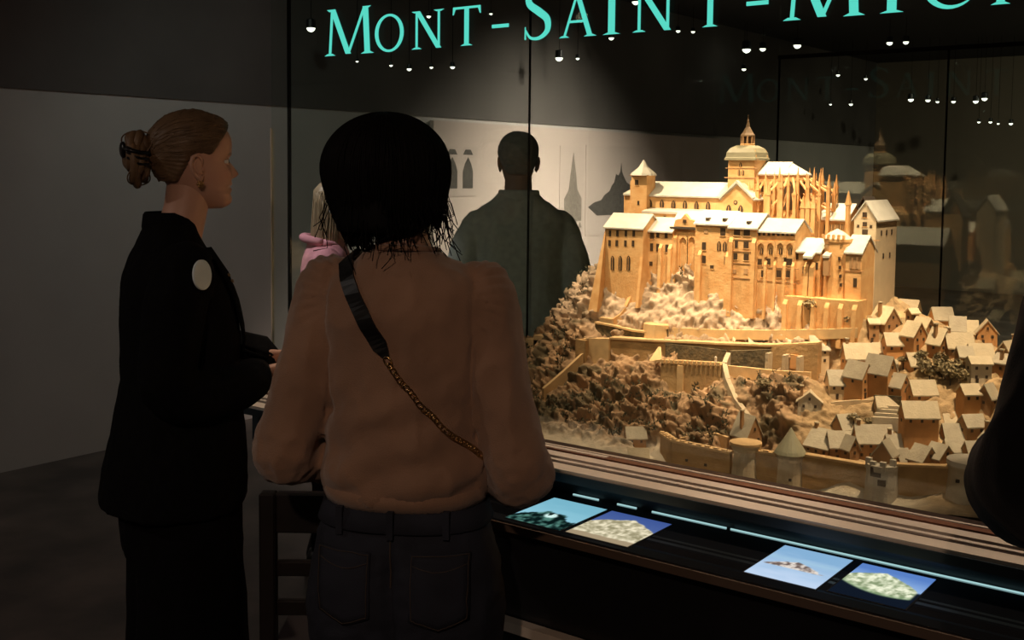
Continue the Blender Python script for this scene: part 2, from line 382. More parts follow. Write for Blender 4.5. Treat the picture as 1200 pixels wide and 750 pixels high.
# letters on the front pane, engraved and edge-lit: each one a sub-part of the pane
M_letter = emat('lit_teal_letters', (0.095, 0.66, 0.53), 0.95)
M_letter_back = emat('dim_letter_back', (0.095, 0.50, 0.42), 0.10)
def swept(pts, wid, n=28):
    """closed outline along a centre line with varying width"""
    P = catmull([(p[0], p[1], 0) for p in pts], max(2, n // (len(pts) - 1)))
    W = np.interp(np.linspace(0, 1, len(P)), np.linspace(0, 1, len(wid)), wid)
    l = []; r = []
    for i, p in enumerate(P):
        d = P[min(i + 1, len(P) - 1)] - P[max(i - 1, 0)]; d /= np.linalg.norm(d) + 1e-9
        nn = np.array([-d[1], d[0], 0]) * W[i] / 2
        l.append(p + nn); r.append(p - nn)
    return l, r
def glyph(ch):
    """quads in unit height, width by glyph; returns list of convex polygons and width"""
    Q = []
    def quad(*p): Q.append(list(p))
    def serif(x, y, hw, up):
        s = 1 if up else -1
        quad((x - hw, y), (x + hw, y), (x + hw * .45, y + s * .045), (x - hw * .45, y + s * .045))
    def bar(x0, y0, x1, y1, wd):
        quad((x0 - wd / 2, y0), (x0 + wd / 2, y0), (x1 + wd / 2, y1), (x1 - wd / 2, y1))
    def strip(l, r):
        for i in range(len(l) - 1): Q.append([tuple(l[i][:2]), tuple(r[i][:2]), tuple(r[i + 1][:2]), tuple(l[i + 1][:2])])
    T, t = .135, .065
    if ch == 'I':
        W = .40; bar(.2, 0, .2, 1, T); serif(.2, 0, .17, True); serif(.2, 1, .17, False)
    elif ch == 'N':
        W = .95; bar(.17, 0, .17, 1, t); bar(.80, 0, .80, 1, t); bar(.19, 1, .80, 0, T * 1.1); serif(.17, 0, .15, True); serif(.80, 1, .15, False)
        quad((.02, 1), (.26, 1), (.24, .955), (.1, .955))
    elif ch == 'M':
        W = 1.22; bar(.14, 0, .20, 1, t); bar(1.07, 0, 1.02, 1, T); bar(.21, 1, .60, .02, T); bar(.60, .02, 1.0, 1, t)
        serif(.14, 0, .14, True); serif(1.07, 0, .16, True); quad((.06, 1), (.28, 1), (.25, .95), (.13, .95)); quad((.95, 1), (1.16, 1), (1.08, .95), (.97, .95))
    elif ch == 'O':
        W = 1.0; n = 32; l = []; r = []
        for k in range(n + 1):
            a = 2 * math.pi * k / n; l.append((.5 + .47 * math.cos(a), .5 + .515 * math.sin(a))); r.append((.5 + .35 * math.cos(a + .10), .5 + .45 * math.sin(a + .10)))
        strip(l, r)
    elif ch == 'T':
        W = .88; bar(.44, 0, .44, 1, T); serif(.44, 0, .18, True); quad((.04, 1), (.84, 1), (.83, .94), (.05, .94)); quad((.03, .80), (.06, .80), (.12, .95), (.04, 1)); quad((.85, .80), (.82, .80), (.76, .95), (.84, 1))
    elif ch == 'S':
        W = .62; strip(*swept([(.52, .80), (.44, .93), (.28, .965), (.13, .86), (.15, .68), (.33, .53), (.49, .38), (.50, .17), (.35, .04), (.17, .05), (.07, .20)], [.03, .05, .07, .10, .13, .145, .13, .10, .07, .05, .03], 50))
        quad((.50, .98), (.535, .98), (.54, .76), (.52, .76)); quad((.05, .02), (.085, .02), (.075, .26), (.055, .26))
    elif ch == 'A':
        W = .95; bar(.12, 0, .46, 1.02, t); bar(.82, 0, .47, 1.02, T); bar(.30, .36, .30, .42, .0); quad((.24, .34), (.70, .34), (.69, .40), (.25, .40)); serif(.12, 0, .14, True); serif(.82, 0, .17, True)
    elif ch == 'C':
        W = .92; n = 26; l = []; r = []
        for k in range(n + 1):
            a = math.radians(48 + (318 - 48) * k / n); tt = .02 + .115 * max(0.0, math.sin(math.pi * k / n)) ** .8
            l.append((.52 + .48 * math.cos(a), .5 + .515 * math.sin(a))); r.append((.52 + (.48 - tt) * math.cos(a), .5 + (.515 - tt * .8) * math.sin(a)))
        strip(l, r); quad((.82, .70), (.86, .70), (.87, .98), (.83, .95)); 
    elif ch == 'H':
        W = 1.0; bar(.18, 0, .18, 1, T); bar(.82, 0, .82, 1, T); quad((.18, .48), (.82, .48), (.82, .54), (.18, .54))
        for x in (.18, .82): serif(x, 0, .16, True); serif(x, 1, .16, False)
    elif ch == 'E':
        W = .75; bar(.18, 0, .18, 1, T); quad((.02, 1), (.66, 1), (.66, .94), (.02, .94)); quad((.02, 0), (.70, 0), (.70, .06), (.02, .06)); quad((.18, .49), (.55, .49), (.55, .55), (.18, .55))
        quad((.62, .8), (.655, .8), (.66, 1), (.6, .95)); quad((.66, .2), (.70, .2), (.7, 0), (.63, .05))
    elif ch == 'L':
        W = .72; bar(.18, 0, .18, 1, T); serif(.18, 1, .16, False); quad((.02, 0), (.66, 0), (.66, .06), (.02, .06)); quad((.62, .22), (.66, .22), (.66, 0), (.58, .05))
    else:
        W = .54; quad((0, .38), (.54, .38), (.54, .47), (0, .47))
    return Q, W
LET = [('M', -2.367, -2.171, 1), ('O', -2.168, -2.06, 0), ('N', -2.032, -1.917, 0), ('T', -1.888, -1.794, 0), ('-', -1.758, -1.704, 0), ('S', -1.655, -1.575, 1), ('A', -1.551, -1.443, 0), ('I', -1.426, -1.378, 0), ('N', -1.345, -1.235, 0), ('T', -1.19, -1.104, 0), ('-', -1.061, -1.01, 0), ('M', -0.977, -0.801, 1), ('I', -0.772, -0.724, 0), ('C', -0.690, -0.597, 0), ('H', -0.562, -0.455, 0), ('E', -0.42, -0.34, 0), ('L', -0.31, -0.23, 0)]
for ch, a, b, big in LET:
    Q, W = glyph(ch); h = .130 if big else .100; mb = MB(); 
    xs = [p[0] for q in Q for p in q]; x0, x1 = min(xs), max(xs); sc = (b - a) / (x1 - x0)
    for q in Q:
        pts = [(a + (p[0] - x0) * sc, 1.921 + p[1] * h) for p in q]
        ar = sum(pts[i][0] * pts[(i + 1) % len(pts)][1] - pts[(i + 1) % len(pts)][0] * pts[i][1] for i in range(len(pts)))
        if abs(ar) < 1e-9: continue
        if ar < 0: pts = pts[::-1]
        mb.prism(pts, GY0 - .003, GY0 - .0005)
    o = mb.build('letter', M_letter, front); o.data.materials.append(M_letter_back)
    for p in o.data.polygons:
        if p.normal.y > -.5: p.material_index = 1

# ------------------------------------------------------------------ console with four screens
desk = empty('screen_console', (-0.66, 1.98, 0)); DOFF = (0.66, -1.98, 0)
tag(desk, 'black glass console with four lit picture screens in front of the case', 'console')
def dpart(name, dims, m, bev=0.0, **k):
    o = MB().box(*dims).build(name, m, desk, loc=DOFF)
    if bev: bevel(o, bev, 2)
    return tag(o, **k)
dpart('console_top', (-1.56, 0.30, 1.857, 2.118, 0.828, 0.85), M_gloss, .002)
dpart('front_edge', (-1.56, 0.30, 1.853, 1.857, 0.829, 0.846), mat('dull_bronze_edge', (0.16, 0.11, 0.08), 0.4, metallic=.3))
dpart('front_panel', (-1.54, 0.30, 1.905, 1.925, 0.06, 0.828), M_black)
dpart('end_panel', (-1.56, -1.54, 1.88, 2.118, 0.0, 0.828), M_black)
dpart('toe_kick', (-1.54, 0.30, 1.95, 1.97, 0.0, 0.06), M_dark)
M_led = emat('white_light_strip', (0.55, 0.92, 0.95), 0.6)
for a, b in ((-1.41, -1.34), (-1.29, -1.24), (-1.20, -1.02), (-1.01, -0.42), (-0.41, 0.2)):
    dpart('light_strip', (a, b, 2.110, 2.1135, 0.85, 0.8522), M_led, label='thin glowing light strip')
M_scr = emat('lit_screen_picture', (1, 1, 1), 1.0, attr=True)
def S2L(c): return np.where(np.asarray(c) <= .04045, np.asarray(c) / 12.92, ((np.asarray(c) + .055) / 1.055) ** 2.4)
def screen(x0, x1, y0, y1, fn, label):
    dpart('screen_frame', (x0 - .003, x1 + .003, y0 - .003, y1 + .003, 0.850, 0.8508), M_black)
    nx, ny = 72, 76; v = []; f = []
    for j in range(ny + 1):
        for i in range(nx + 1): v.append((x0 + (x1 - x0) * i / nx, y0 + (y1 - y0) * j / ny, .8512))
    for j in range(ny):
        for i in range(nx): q = j * (nx + 1) + i; f.append((q, q + 1, q + nx + 2, q + nx + 1))
    v.extend([]); me = bpy.data.meshes.new('screen'); me.from_pydata(v, [], f); me.materials.append(M_scr)
    V = np.array(v); U = np.stack([(V[:, 0] - x0) / (x1 - x0), (V[:, 1] - y0) / (y1 - y0)], 1)
    color_attr(me, S2L(np.clip(fn(U[:, 0], U[:, 1]), 0, 1)))
    o = link('screen', me, desk, DOFF); tag(o, label); 
def mixc(a, b, t): t = np.clip(t, 0, 1)[:, None]; return np.asarray(a) * (1 - t) + np.asarray(b) * t
def n2(u, v, s, k=0): return fbm(np.stack([u + k, v + k * 1.7, np.full_like(u, k * .37)], 1), s, 4)
def scr1(u, v):
    c = mixc((.60, .80, .86), (.45, .68, .76), v + .3 * n2(u, v * 4, .3)); 
    land = .50 - .8 * (u - .5) ** 2 * 1.2 + .22 * (n2(u, v, .16, 3) - .5)
    l = np.clip((land - v) / .04, 0, 1); c = mixc(c, (.06, .14, .13), 0 * l) * (1 - l[:, None]) + mixc((.03, .09, .09), (.30, .48, .44), (n2(u, v, .08, 5) - .45) * 4) * l[:, None]
    m = np.clip((.13 - np.hypot(u - .5, (v - .38) * 1.2)) / .05, 0, 1) * (n2(u, v, .06, 8) > .42); c = c * (1 - m[:, None]) + np.array((.80, .92, .90)) * m[:, None]
    return c
def mont_shape(u, v, pk, base, wd, seed):
    top = base + (pk - base) * np.clip(1 - np.abs(u - .52) / wd, 0, 1) ** .8 + .10 * (n2(u, u * 0, .10, seed) - .5)
    return np.clip((top - v) / .025, 0, 1)
def scr2(u, v):
    c = mixc((.38, .46, .66), (.23, .32, .56), v); m = mont_shape(u, v, .86, .56, .50, 4)
    l = mixc((.58, .55, .43), (.90, .86, .74), (n2(u, v, .07, 2) - .35) * 3.2); c = c * (1 - m[:, None]) + l * m[:, None]
    e = np.clip((.10 + .08 * n2(u, v, .2, 6) - v) / .03, 0, 1); return c * (1 - e[:, None]) + np.array((.62, .55, .44)) * e[:, None]
def scr3(u, v):
    c = mixc((.72, .80, .90), (.50, .66, .80), v * 1.3 - .3 + .4 * n2(u, v * 3, .25)); c = mixc(c, (.62, .76, .84), np.clip(1 - np.abs(v - .62) / .10, 0, 1) * .6)
    top = .40 + .20 * np.clip(1 - np.abs(u - .45) / .38, 0, 1) ** .7 + .05 * (n2(u, u * 0, .06, 9) - .5)
    m = np.clip((top - v) / .02, 0, 1) * np.clip((v - .36) / .02, 0, 1) * np.clip((.44 - np.abs(u - .47)) / .05, 0, 1)
    l = mixc((.42, .36, .34), (.86, .82, .78), (n2(u, v, .05, 11) - .38) * 4); return c * (1 - m[:, None]) + l * m[:, None]
def scr4(u, v):
    c = mixc((.60, .72, .88), (.33, .48, .74), v * 2 - 1 + .4 * n2(u, v * 2, .3)); c = mixc(c, (.06, .09, .14), np.clip((.50 - v) / .05, 0, 1))
    top = .52 + .34 * np.clip(1 - np.abs(u - .40) / .55, 0, 1) ** .8 + .06 * (n2(u, u * 0, .08, 14) - .5); bot = .18 + .5 * (u - .62) ** 2
    m = np.clip((top - v) / .02, 0, 1) * np.clip((v - bot) / .04, 0, 1) * np.clip((.97 - u) / .03, 0, 1)
    l = mixc((.52, .58, .44), (.92, .93, .82), (n2(u, v, .06, 15) - .35) * 3.4); l = mixc((.45, .56, .40), l, (v - bot) / .12)
    return c * (1 - m[:, None]) + l * m[:, None]
screen(-1.428, -1.285, 1.876, 2.061, scr1, 'lit screen with a dark island under a pale sky')
screen(-1.272, -1.122, 1.878, 2.060, scr2, 'lit screen with a cream rock under deep blue sky')
screen(-0.878, -0.738, 1.897, 2.087, scr3, 'lit screen with a far island in pale haze')
screen(-0.718, -0.580, 1.904, 2.084, scr4, 'lit screen with a cream island seen from above')

# ------------------------------------------------------------------ ceiling spotlights in the hall beyond
DOTS = [(-5.20,4.79,2.47,0.030),(-5.20,5.19,2.30,0.010),(-5.20,5.51,2.30,0.013),(-5.20,5.69,2.29,0.018),(-5.20,5.92,2.32,0.014),(-5.20,6.15,2.34,0.019),(-5.20,5.89,2.67,0.017),(-5.20,6.59,2.77,0.013),(-5.20,7.49,2.52,0.034),(-5.20,7.76,2.54,0.018),(-5.20,8.28,2.76,0.025),(-4.62,7.71,2.95,0.031),(-5.21,9.49,2.95,0.023),(-5.12,9.62,2.95,0.021),(-5.20,10.97,2.91,0.049),(-5.18,11.33,2.95,0.037),(-4.74,11.22,2.95,0.044),(-3.86,11.49,2.95,0.035),(-3.70,11.51,2.95,0.032),(-5.20,10.92,2.70,0.026),(-5.00,13.08,2.79,0.026),(-4.70,13.19,2.74,0.023),(-4.21,13.35,2.49,0.037),(-4.03,13.41,2.48,0.032),(-3.93,13.44,2.46,0.023),(-3.76,13.48,2.46,0.028),(-3.53,13.55,2.46,0.034),(-3.44,13.57,2.49,0.037),(-5.07,13.05,2.44,0.018),(-4.85,13.13,2.44,0.026),(-3.49,13.56,2.22,0.020),(-3.37,13.59,2.22,0.023),(-3.29,13.61,2.20,0.017),(-3.16,13.64,2.20,0.025)]
M_lens = emat('lit_lamp_lens', (1.0, 0.92, 0.78), 3.0)
me_h = MB().lathe([(.5, 1.9), (.95, 1.7), (1.0, .2), (.98, 0)], (0, 0, 0), 10).mesh('housing', M_black)
me_l = MB().lathe([(.9, .05), (.86, -.25), (.6, -.6), (.2, -.8)], (0, 0, 0), 10).mesh('lens', M_lens, True)
DOT_LABELS = ['bright ceiling spotlight just left of the first teal letter', 'leftmost of the low five-lamp row under the first teal word', 'second lamp from the left in the low five-lamp row under the first teal word',
    'middle lamp of the low five-lamp row under the first teal word', 'fourth lamp from the left in the low five-lamp row under the first teal word', 'rightmost of the low five-lamp row under the first teal word',
    'small ceiling spotlight showing behind the first letter N', 'faint ceiling spotlight above the first teal hyphen', 'large bright ceiling spotlight below the letter A', 'smaller ceiling spotlight close beside the bright one below the letter A',
    'ceiling spotlight just below the foot of the first letter I', 'bright ceiling spotlight high between the letters I and N', 'left one of two ceiling spotlights between the second N and T', 'right one of two ceiling spotlights between the second N and T',
    'left and brighter of two ceiling spotlights high above the bell tower', 'right and dimmer of two ceiling spotlights high above the bell tower', 'bright lone ceiling spotlight under the second letter M', 'left one of two ceiling spotlights under the second letter I', 'right one of two ceiling spotlights under the second letter I',
    'dim single ceiling spotlight straight above the bell tower tip', 'left of two faint spotlights inside the framed back pane', 'right of two faint spotlights inside the framed back pane',
    'leftmost of the six-lamp row beside the back pane joint', 'second lamp from the left of the six-lamp row beside the back pane joint', 'third lamp from the left of the six-lamp row beside the back pane joint', 'fourth lamp from the left of the six-lamp row beside the back pane joint', 'fifth lamp from the left of the six-lamp row beside the back pane joint', 'rightmost of the six-lamp row beside the back pane joint',
    'left of two low faint spotlights right of the bell tower', 'right of two low faint spotlights right of the bell tower', 'leftmost of the lowest four-lamp row at far right', 'second from the left of the lowest four-lamp row at far right', 'third from the left of the lowest four-lamp row at far right', 'rightmost of the lowest four-lamp row at far right']
for (x, y, z, r), lab in zip(DOTS, DOT_LABELS):
    e = empty('ceiling_spotlight', (x, y, z)); tag(e, lab, 'spotlight', 'ceiling spotlights beyond the case')
    for nm, me in (('housing', me_h), ('lens', me_l)):
        o = link(nm, me, e); o.scale = (r, r, r)
    rod = MB().tube([(0, 0, r * 1.8), (0, 0, 3.2 - z)], .002, 5, False).build('hanging_rod', M_seam, e)
# measured tables, in metres
CASTLE=[
('hall_block',-1.706,-1.58,2.7,2.8,1.276,1.442,'ridge',1.477,[(-1.689,1.424,0.0079,0.017,'rect'),(-1.664,1.425,0.0079,0.017,'rect'),(-1.636,1.426,0.0079,0.017,'rect'),(-1.61,1.427,0.0079,0.017,'rect'),(-1.69,1.396,0.0079,0.017,'rect'),(-1.666,1.397,0.0079,0.017,'rect'),(-1.637,1.398,0.0079,0.017,'rect'),(-1.612,1.399,0.0079,0.017,'rect'),(-1.679,1.34,0.011,0.0414,'arch'),(-1.653,1.341,0.011,0.0414,'arch'),(-1.626,1.343,0.011,0.0414,'arch'),(-1.572,1.353,0.0003,0.0002,'rect')],'stone','slate'),
('hall_block',-1.589,-1.504,2.73,2.83,1.281,1.435,'ridge',1.468,[(-1.568,1.421,0.0121,0.0169,'rect'),(-1.55,1.424,0.0091,0.0145,'rect'),(-1.523,1.424,0.0091,0.0145,'rect'),(-1.569,1.389,0.0091,0.0218,'rect'),(-1.549,1.389,0.0091,0.0218,'rect'),(-1.52,1.388,0.0106,0.0218,'rect'),(-1.57,1.342,0.0091,0.0121,'rect')],'stone','slate'),
('arcade_block',-1.515,-1.435,2.745,2.825,1.285,1.447,'ridge',1.483,[(-1.476,1.375,0.024,0.1008,'niche'),(-1.449,1.377,0.021,0.1008,'niche'),(-1.504,1.412,0.0075,0.012,'rect'),(-1.503,1.383,0.0075,0.012,'rect')],'stone','slate'),
('main_lodging',-1.417,-1.316,2.7,2.81,1.262,1.462,'ridge',1.493,[(-1.335,1.443,0.0146,0.021,'rect'),(-1.39,1.402,0.0117,0.021,'rect'),(-1.345,1.405,0.0117,0.0256,'arch'),(-1.328,1.405,0.0117,0.0256,'arch'),(-1.39,1.366,0.0117,0.021,'rect'),(-1.326,1.367,0.0058,0.021,'rect'),(-1.365,1.347,0.0102,0.0093,'rect'),(-1.385,1.443,0.0117,0.0117,'blind')],'stone','slate'),
('main_lodging',-1.312,-1.234,2.692,2.81,1.265,1.456,'ridge',1.49,[(-1.29,1.446,0.0172,0.0206,'rect'),(-1.262,1.446,0.0172,0.0206,'rect'),(-1.291,1.413,0.0086,0.0183,'rect'),(-1.263,1.412,0.0143,0.0183,'rect'),(-1.293,1.38,0.0115,0.0183,'rect'),(-1.262,1.38,0.0143,0.0183,'rect'),(-1.294,1.34,0.0086,0.0115,'blind'),(-1.262,1.342,0.0115,0.0138,'blind'),(-1.279,1.425,0.0745,0.0023,'course'),(-1.278,1.394,0.0745,0.0023,'course'),(-1.278,1.362,0.0745,0.0023,'course'),(-1.276,1.323,0.0745,0.0023,'course')],'stone','slate'),
('arcaded_hall',-1.238,-1.132,2.7,2.8,1.265,1.449,'ridge',1.478,[(-1.223,1.402,0.0199,0.0409,'niche'),(-1.197,1.404,0.0199,0.0409,'niche'),(-1.17,1.405,0.0199,0.0409,'niche'),(-1.144,1.406,0.0199,0.0409,'niche'),(-1.223,1.398,0.0097,0.0182,'arch'),(-1.197,1.399,0.0097,0.0182,'arch'),(-1.17,1.401,0.0097,0.0182,'arch'),(-1.144,1.402,0.0097,0.0182,'arch'),(-1.227,1.369,0.0114,0.0159,'rect'),(-1.203,1.371,0.0114,0.0159,'rect'),(-1.149,1.373,0.0227,0.0182,'rect'),(-1.215,1.338,0.0142,0.0182,'rect'),(-1.174,1.341,0.0142,0.0182,'rect'),(-1.15,1.342,0.0142,0.0182,'rect'),(-1.183,1.356,0.1249,0.0023,'course'),(-1.182,1.32,0.1249,0.0023,'course'),(-1.23,1.441,0.0068,0.0077,'rect'),(-1.217,1.442,0.0068,0.0077,'rect'),(-1.204,1.442,0.0068,0.0077,'rect'),(-1.191,1.443,0.0068,0.0077,'rect'),(-1.178,1.443,0.0068,0.0077,'rect'),(-1.165,1.444,0.0068,0.0077,'rect'),(-1.153,1.444,0.0068,0.0077,'rect'),(-1.14,1.445,0.0068,0.0077,'rect')],'stone','slate'),
('service_wing',-1.137,-1.067,2.71,2.81,1.292,1.401,'ridge',1.43,[(-1.13,1.387,0.0085,0.0158,'rect'),(-1.107,1.388,0.0099,0.0158,'rect'),(-1.108,1.354,0.0113,0.018,'rect'),(-1.077,1.366,0.0085,0.018,'rect')],'stone','slate'),
('corner_wing',-1.002,-0.961,2.71,2.81,1.301,1.406,'ridge',1.443,[(-0.978,1.38,0.0278,0.0311,'blind'),(-0.976,1.331,0.0089,0.0222,'rect'),(-0.979,1.359,0.0472,0.0022,'course')],'stone','slate'),
('gable_house',-1.016,-0.959,2.8,2.96,1.315,1.488,'gable',1.529,[(-0.989,1.497,0.0114,0.0137,'rect'),(-0.988,1.473,0.0114,0.0114,'rect'),(-0.987,1.453,0.0143,0.0137,'rect'),(-1.005,1.468,0.0057,0.0069,'rect'),(-0.972,1.468,0.0057,0.0069,'rect'),(-0.974,1.401,0.0171,0.032,'arch'),(-0.986,1.433,0.0743,0.0027,'course'),(-1.002,1.398,0.0086,0.0137,'rect')],'stone','slate'),
('rear_hall',-1.163,-1.082,2.93,3.05,1.377,1.477,'ridge',1.515,[(-1.154,1.455,0.0054,0.0169,'arch'),(-1.146,1.455,0.0054,0.0169,'arch'),(-1.138,1.456,0.0054,0.0169,'arch'),(-1.129,1.456,0.0054,0.0169,'arch'),(-1.121,1.456,0.0054,0.0169,'arch'),(-1.113,1.457,0.0054,0.0169,'arch'),(-1.105,1.457,0.0054,0.0169,'arch'),(-1.097,1.457,0.0054,0.0169,'arch'),(-1.089,1.458,0.0054,0.0169,'arch')],'stone','slate'),
('nave',-1.669,-1.409,2.86,2.98,1.453,1.532,'ridge',1.568,[(-1.652,1.509,0.0137,0.0225,'arch'),(-1.612,1.509,0.0137,0.0225,'arch'),(-1.574,1.508,0.0137,0.0225,'arch'),(-1.536,1.508,0.0137,0.0225,'arch'),(-1.499,1.507,0.0137,0.0225,'arch'),(-1.462,1.507,0.0137,0.0225,'arch'),(-1.536,1.528,0.2872,0.002,'course')],'stone','slate'),
('aisle',-1.653,-1.383,2.82,2.87,1.423,1.483,'shed',1.493,[(-1.619,1.468,0.0077,0.0086,'rect'),(-1.579,1.47,0.0077,0.0086,'rect'),(-1.541,1.471,0.0077,0.0086,'rect'),(-1.502,1.472,0.0077,0.0086,'rect'),(-1.465,1.473,0.0077,0.0086,'rect'),(-1.427,1.475,0.0077,0.0086,'rect')],'stone','slate'),
('transept',-1.405,-1.312,2.83,2.99,1.429,1.529,'gable',1.568,[(-1.363,1.519,0.0151,0.0121,'rose'),(-1.383,1.5,0.0151,0.0242,'arch'),(-1.347,1.5,0.0151,0.0242,'arch')],'stone','slate'),
('bell_tower',-1.41,-1.33,2.875,2.95,1.511,1.638,None,None,[(-1.372,1.624,0.008,0.0122,'arch'),(-1.376,1.602,0.0067,0.0147,'arch'),(-1.364,1.602,0.0067,0.0147,'arch'),(-1.368,1.587,0.1041,0.0029,'course'),(-1.369,1.614,0.098,0.002,'course'),(-1.37,1.638,0.1041,0.0029,'course')],'stone','slate'),
('choir',-1.336,-1.253,2.9,3.0,1.37,1.598,'ridge',1.628,[(-1.32,1.562,0.0153,0.0269,'arch'),(-1.289,1.558,0.0183,0.0318,'arch'),(-1.321,1.524,0.0153,0.0171,'arch'),(-1.291,1.525,0.0183,0.0195,'arch'),(-1.261,1.556,0.0122,0.0293,'arch')],'stone','slate'),
('stair_tower',-1.705,-1.653,2.84,2.89,1.448,1.592,'pyr',1.636,[(-1.687,1.569,0.0111,0.0152,'rect'),(-1.679,1.59,0.0634,0.003,'course'),(-1.68,1.509,0.0063,0.0127,'rect')],'stone','slate'),
('stair_wing',-1.742,-1.713,2.86,2.91,1.446,1.532,'shed',1.547,[],'stone','slate'),
]
HOUSES=[
(-1.066,2.7272,1.168,0.0455,0.0364,0.0159,0.0237,37,'x',1,0,0),
(-1.019,2.722,1.169,0.0497,0.0407,0.0294,0.0307,32,'x',1,0,0),
(-1.035,2.6469,1.114,0.0444,0.0355,0.0532,0.0266,37,'x',0,1,0),
(-0.926,2.6366,1.12,0.0785,0.0436,0.0371,0.0297,37,'x',1,0,1),
(-0.943,2.5564,1.066,0.0598,0.0427,0.0363,0.0273,37,'x',0,1,0),
(-0.885,2.5615,1.077,0.0382,0.0552,0.0488,0.0303,72,'y',1,1,0),
(-0.83,2.5667,1.087,0.0359,0.0634,0.0549,0.0341,75,'y',1,1,0),
(-0.852,2.6961,1.168,0.0704,0.0396,0.022,0.0229,37,'x',1,0,0),
(-0.901,2.6935,1.161,0.031,0.0221,0.0088,0.0159,47,'x',2,0,0),
(-0.897,2.766,1.213,0.0496,0.0542,0.0203,0.0343,62,'y',2,2,1),
(-0.93,2.7272,1.182,0.0246,0.0224,0.0493,0.008,37,'x',2,0,0),
(-0.976,2.8048,1.234,0.0414,0.0322,0.046,0.0092,57,'x',1,0,0),
(-0.811,2.7065,1.18,0.0439,0.0395,0.0352,0.0292,67,'y',1,2,0),
(-0.8,2.7453,1.208,0.04,0.04,0.0155,0.0274,67,'y',2,2,0),
(-0.844,2.7686,1.22,0.0225,0.0225,0.0404,0.008,52,'x',2,2,0),
(-0.745,2.6858,1.173,0.039,0.039,0.0325,0.0309,67,'y',1,2,1),
(-0.711,2.6884,1.179,0.0606,0.0389,0.0216,0.0277,37,'x',2,0,1),
(-0.687,2.6444,1.153,0.0319,0.0298,0.0341,0.017,37,'x',2,1,0),
(-0.657,2.6702,1.173,0.0514,0.0428,0.0107,0.0257,37,'x',1,0,0),
(-0.643,2.6029,1.133,0.0461,0.0335,0.0461,0.0117,37,'x',3,0,0),
(-0.745,2.5382,1.081,0.056,0.0373,0.027,0.0249,42,'x',1,0,0),
(-0.797,2.5615,1.088,0.0315,0.0462,0.0273,0.024,72,'y',1,1,0),
(-0.729,2.4658,1.042,0.0749,0.0405,0.0283,0.0275,37,'x',1,0,0),
(-0.821,2.44,0.95,0.0797,0.0408,0.0551,0.031,37,'x',2,1,1),
(-0.741,2.46,0.967,0.114,0.0366,0.0305,0.0261,37,'x',2,1,1),
(-0.741,2.4,0.974,0.0259,0.0259,0.008,0.0223,57,'x',2,1,0),
(-0.689,2.4,0.983,0.0475,0.0396,0.0099,0.0263,67,'y',2,1,0),
(-0.66,2.42,0.993,0.0476,0.0397,0.006,0.0245,67,'y',2,1,0),
(-0.65,2.46,0.999,0.0402,0.0362,0.008,0.0193,37,'x',2,1,0),
(-0.665,2.5,1.017,0.0449,0.0367,0.0102,0.0245,37,'x',2,1,0),
(-0.675,2.545,1.042,0.0538,0.0331,0.0083,0.0199,37,'x',2,0,0),
(-1.097,2.41,0.954,0.0461,0.0545,0.0273,0.0438,67,'y',2,1,1),
(-0.95,2.42,0.954,0.0618,0.0742,0.0227,0.033,-11,'x',2,1,1),
(-0.892,2.43,0.952,0.0554,0.0411,0.0328,0.0279,37,'x',2,1,0),
(-0.89,2.48,1.005,0.0499,0.0416,0.0125,0.0266,57,'x',2,1,0),
(-0.848,2.385,0.968,0.0261,0.0281,0.0281,0.0229,62,'y',2,1,0),
(-1.412,2.4,0.899,0.0486,0.0353,0.0309,0.0212,42,'x',2,1,0),
(-1.369,2.34,0.89,0.0474,0.0259,0.0086,0.0172,37,'x',2,0,0),
(-0.825,2.5253,1.063,0.0459,0.025,0.0083,0.0167,37,'x',0,0,0),
(-1.211,2.66,1.148,0.0387,0.0273,0.0159,0.0182,37,'x',1,1,0),
(-0.646,2.5512,1.102,0.0412,0.033,0.0165,0.0165,47,'x',1,0,0),
(-0.772,2.5,0.996,0.0372,0.0289,0.0207,0.0165,17,'x',0,0,0),
(-0.605,2.45,0.986,0.04,0.036,0.026,0.0192,37,'x',2,1,0),
(-0.628,2.52,1.03,0.045,0.0368,0.0245,0.0196,47,'x',2,1,0),
]
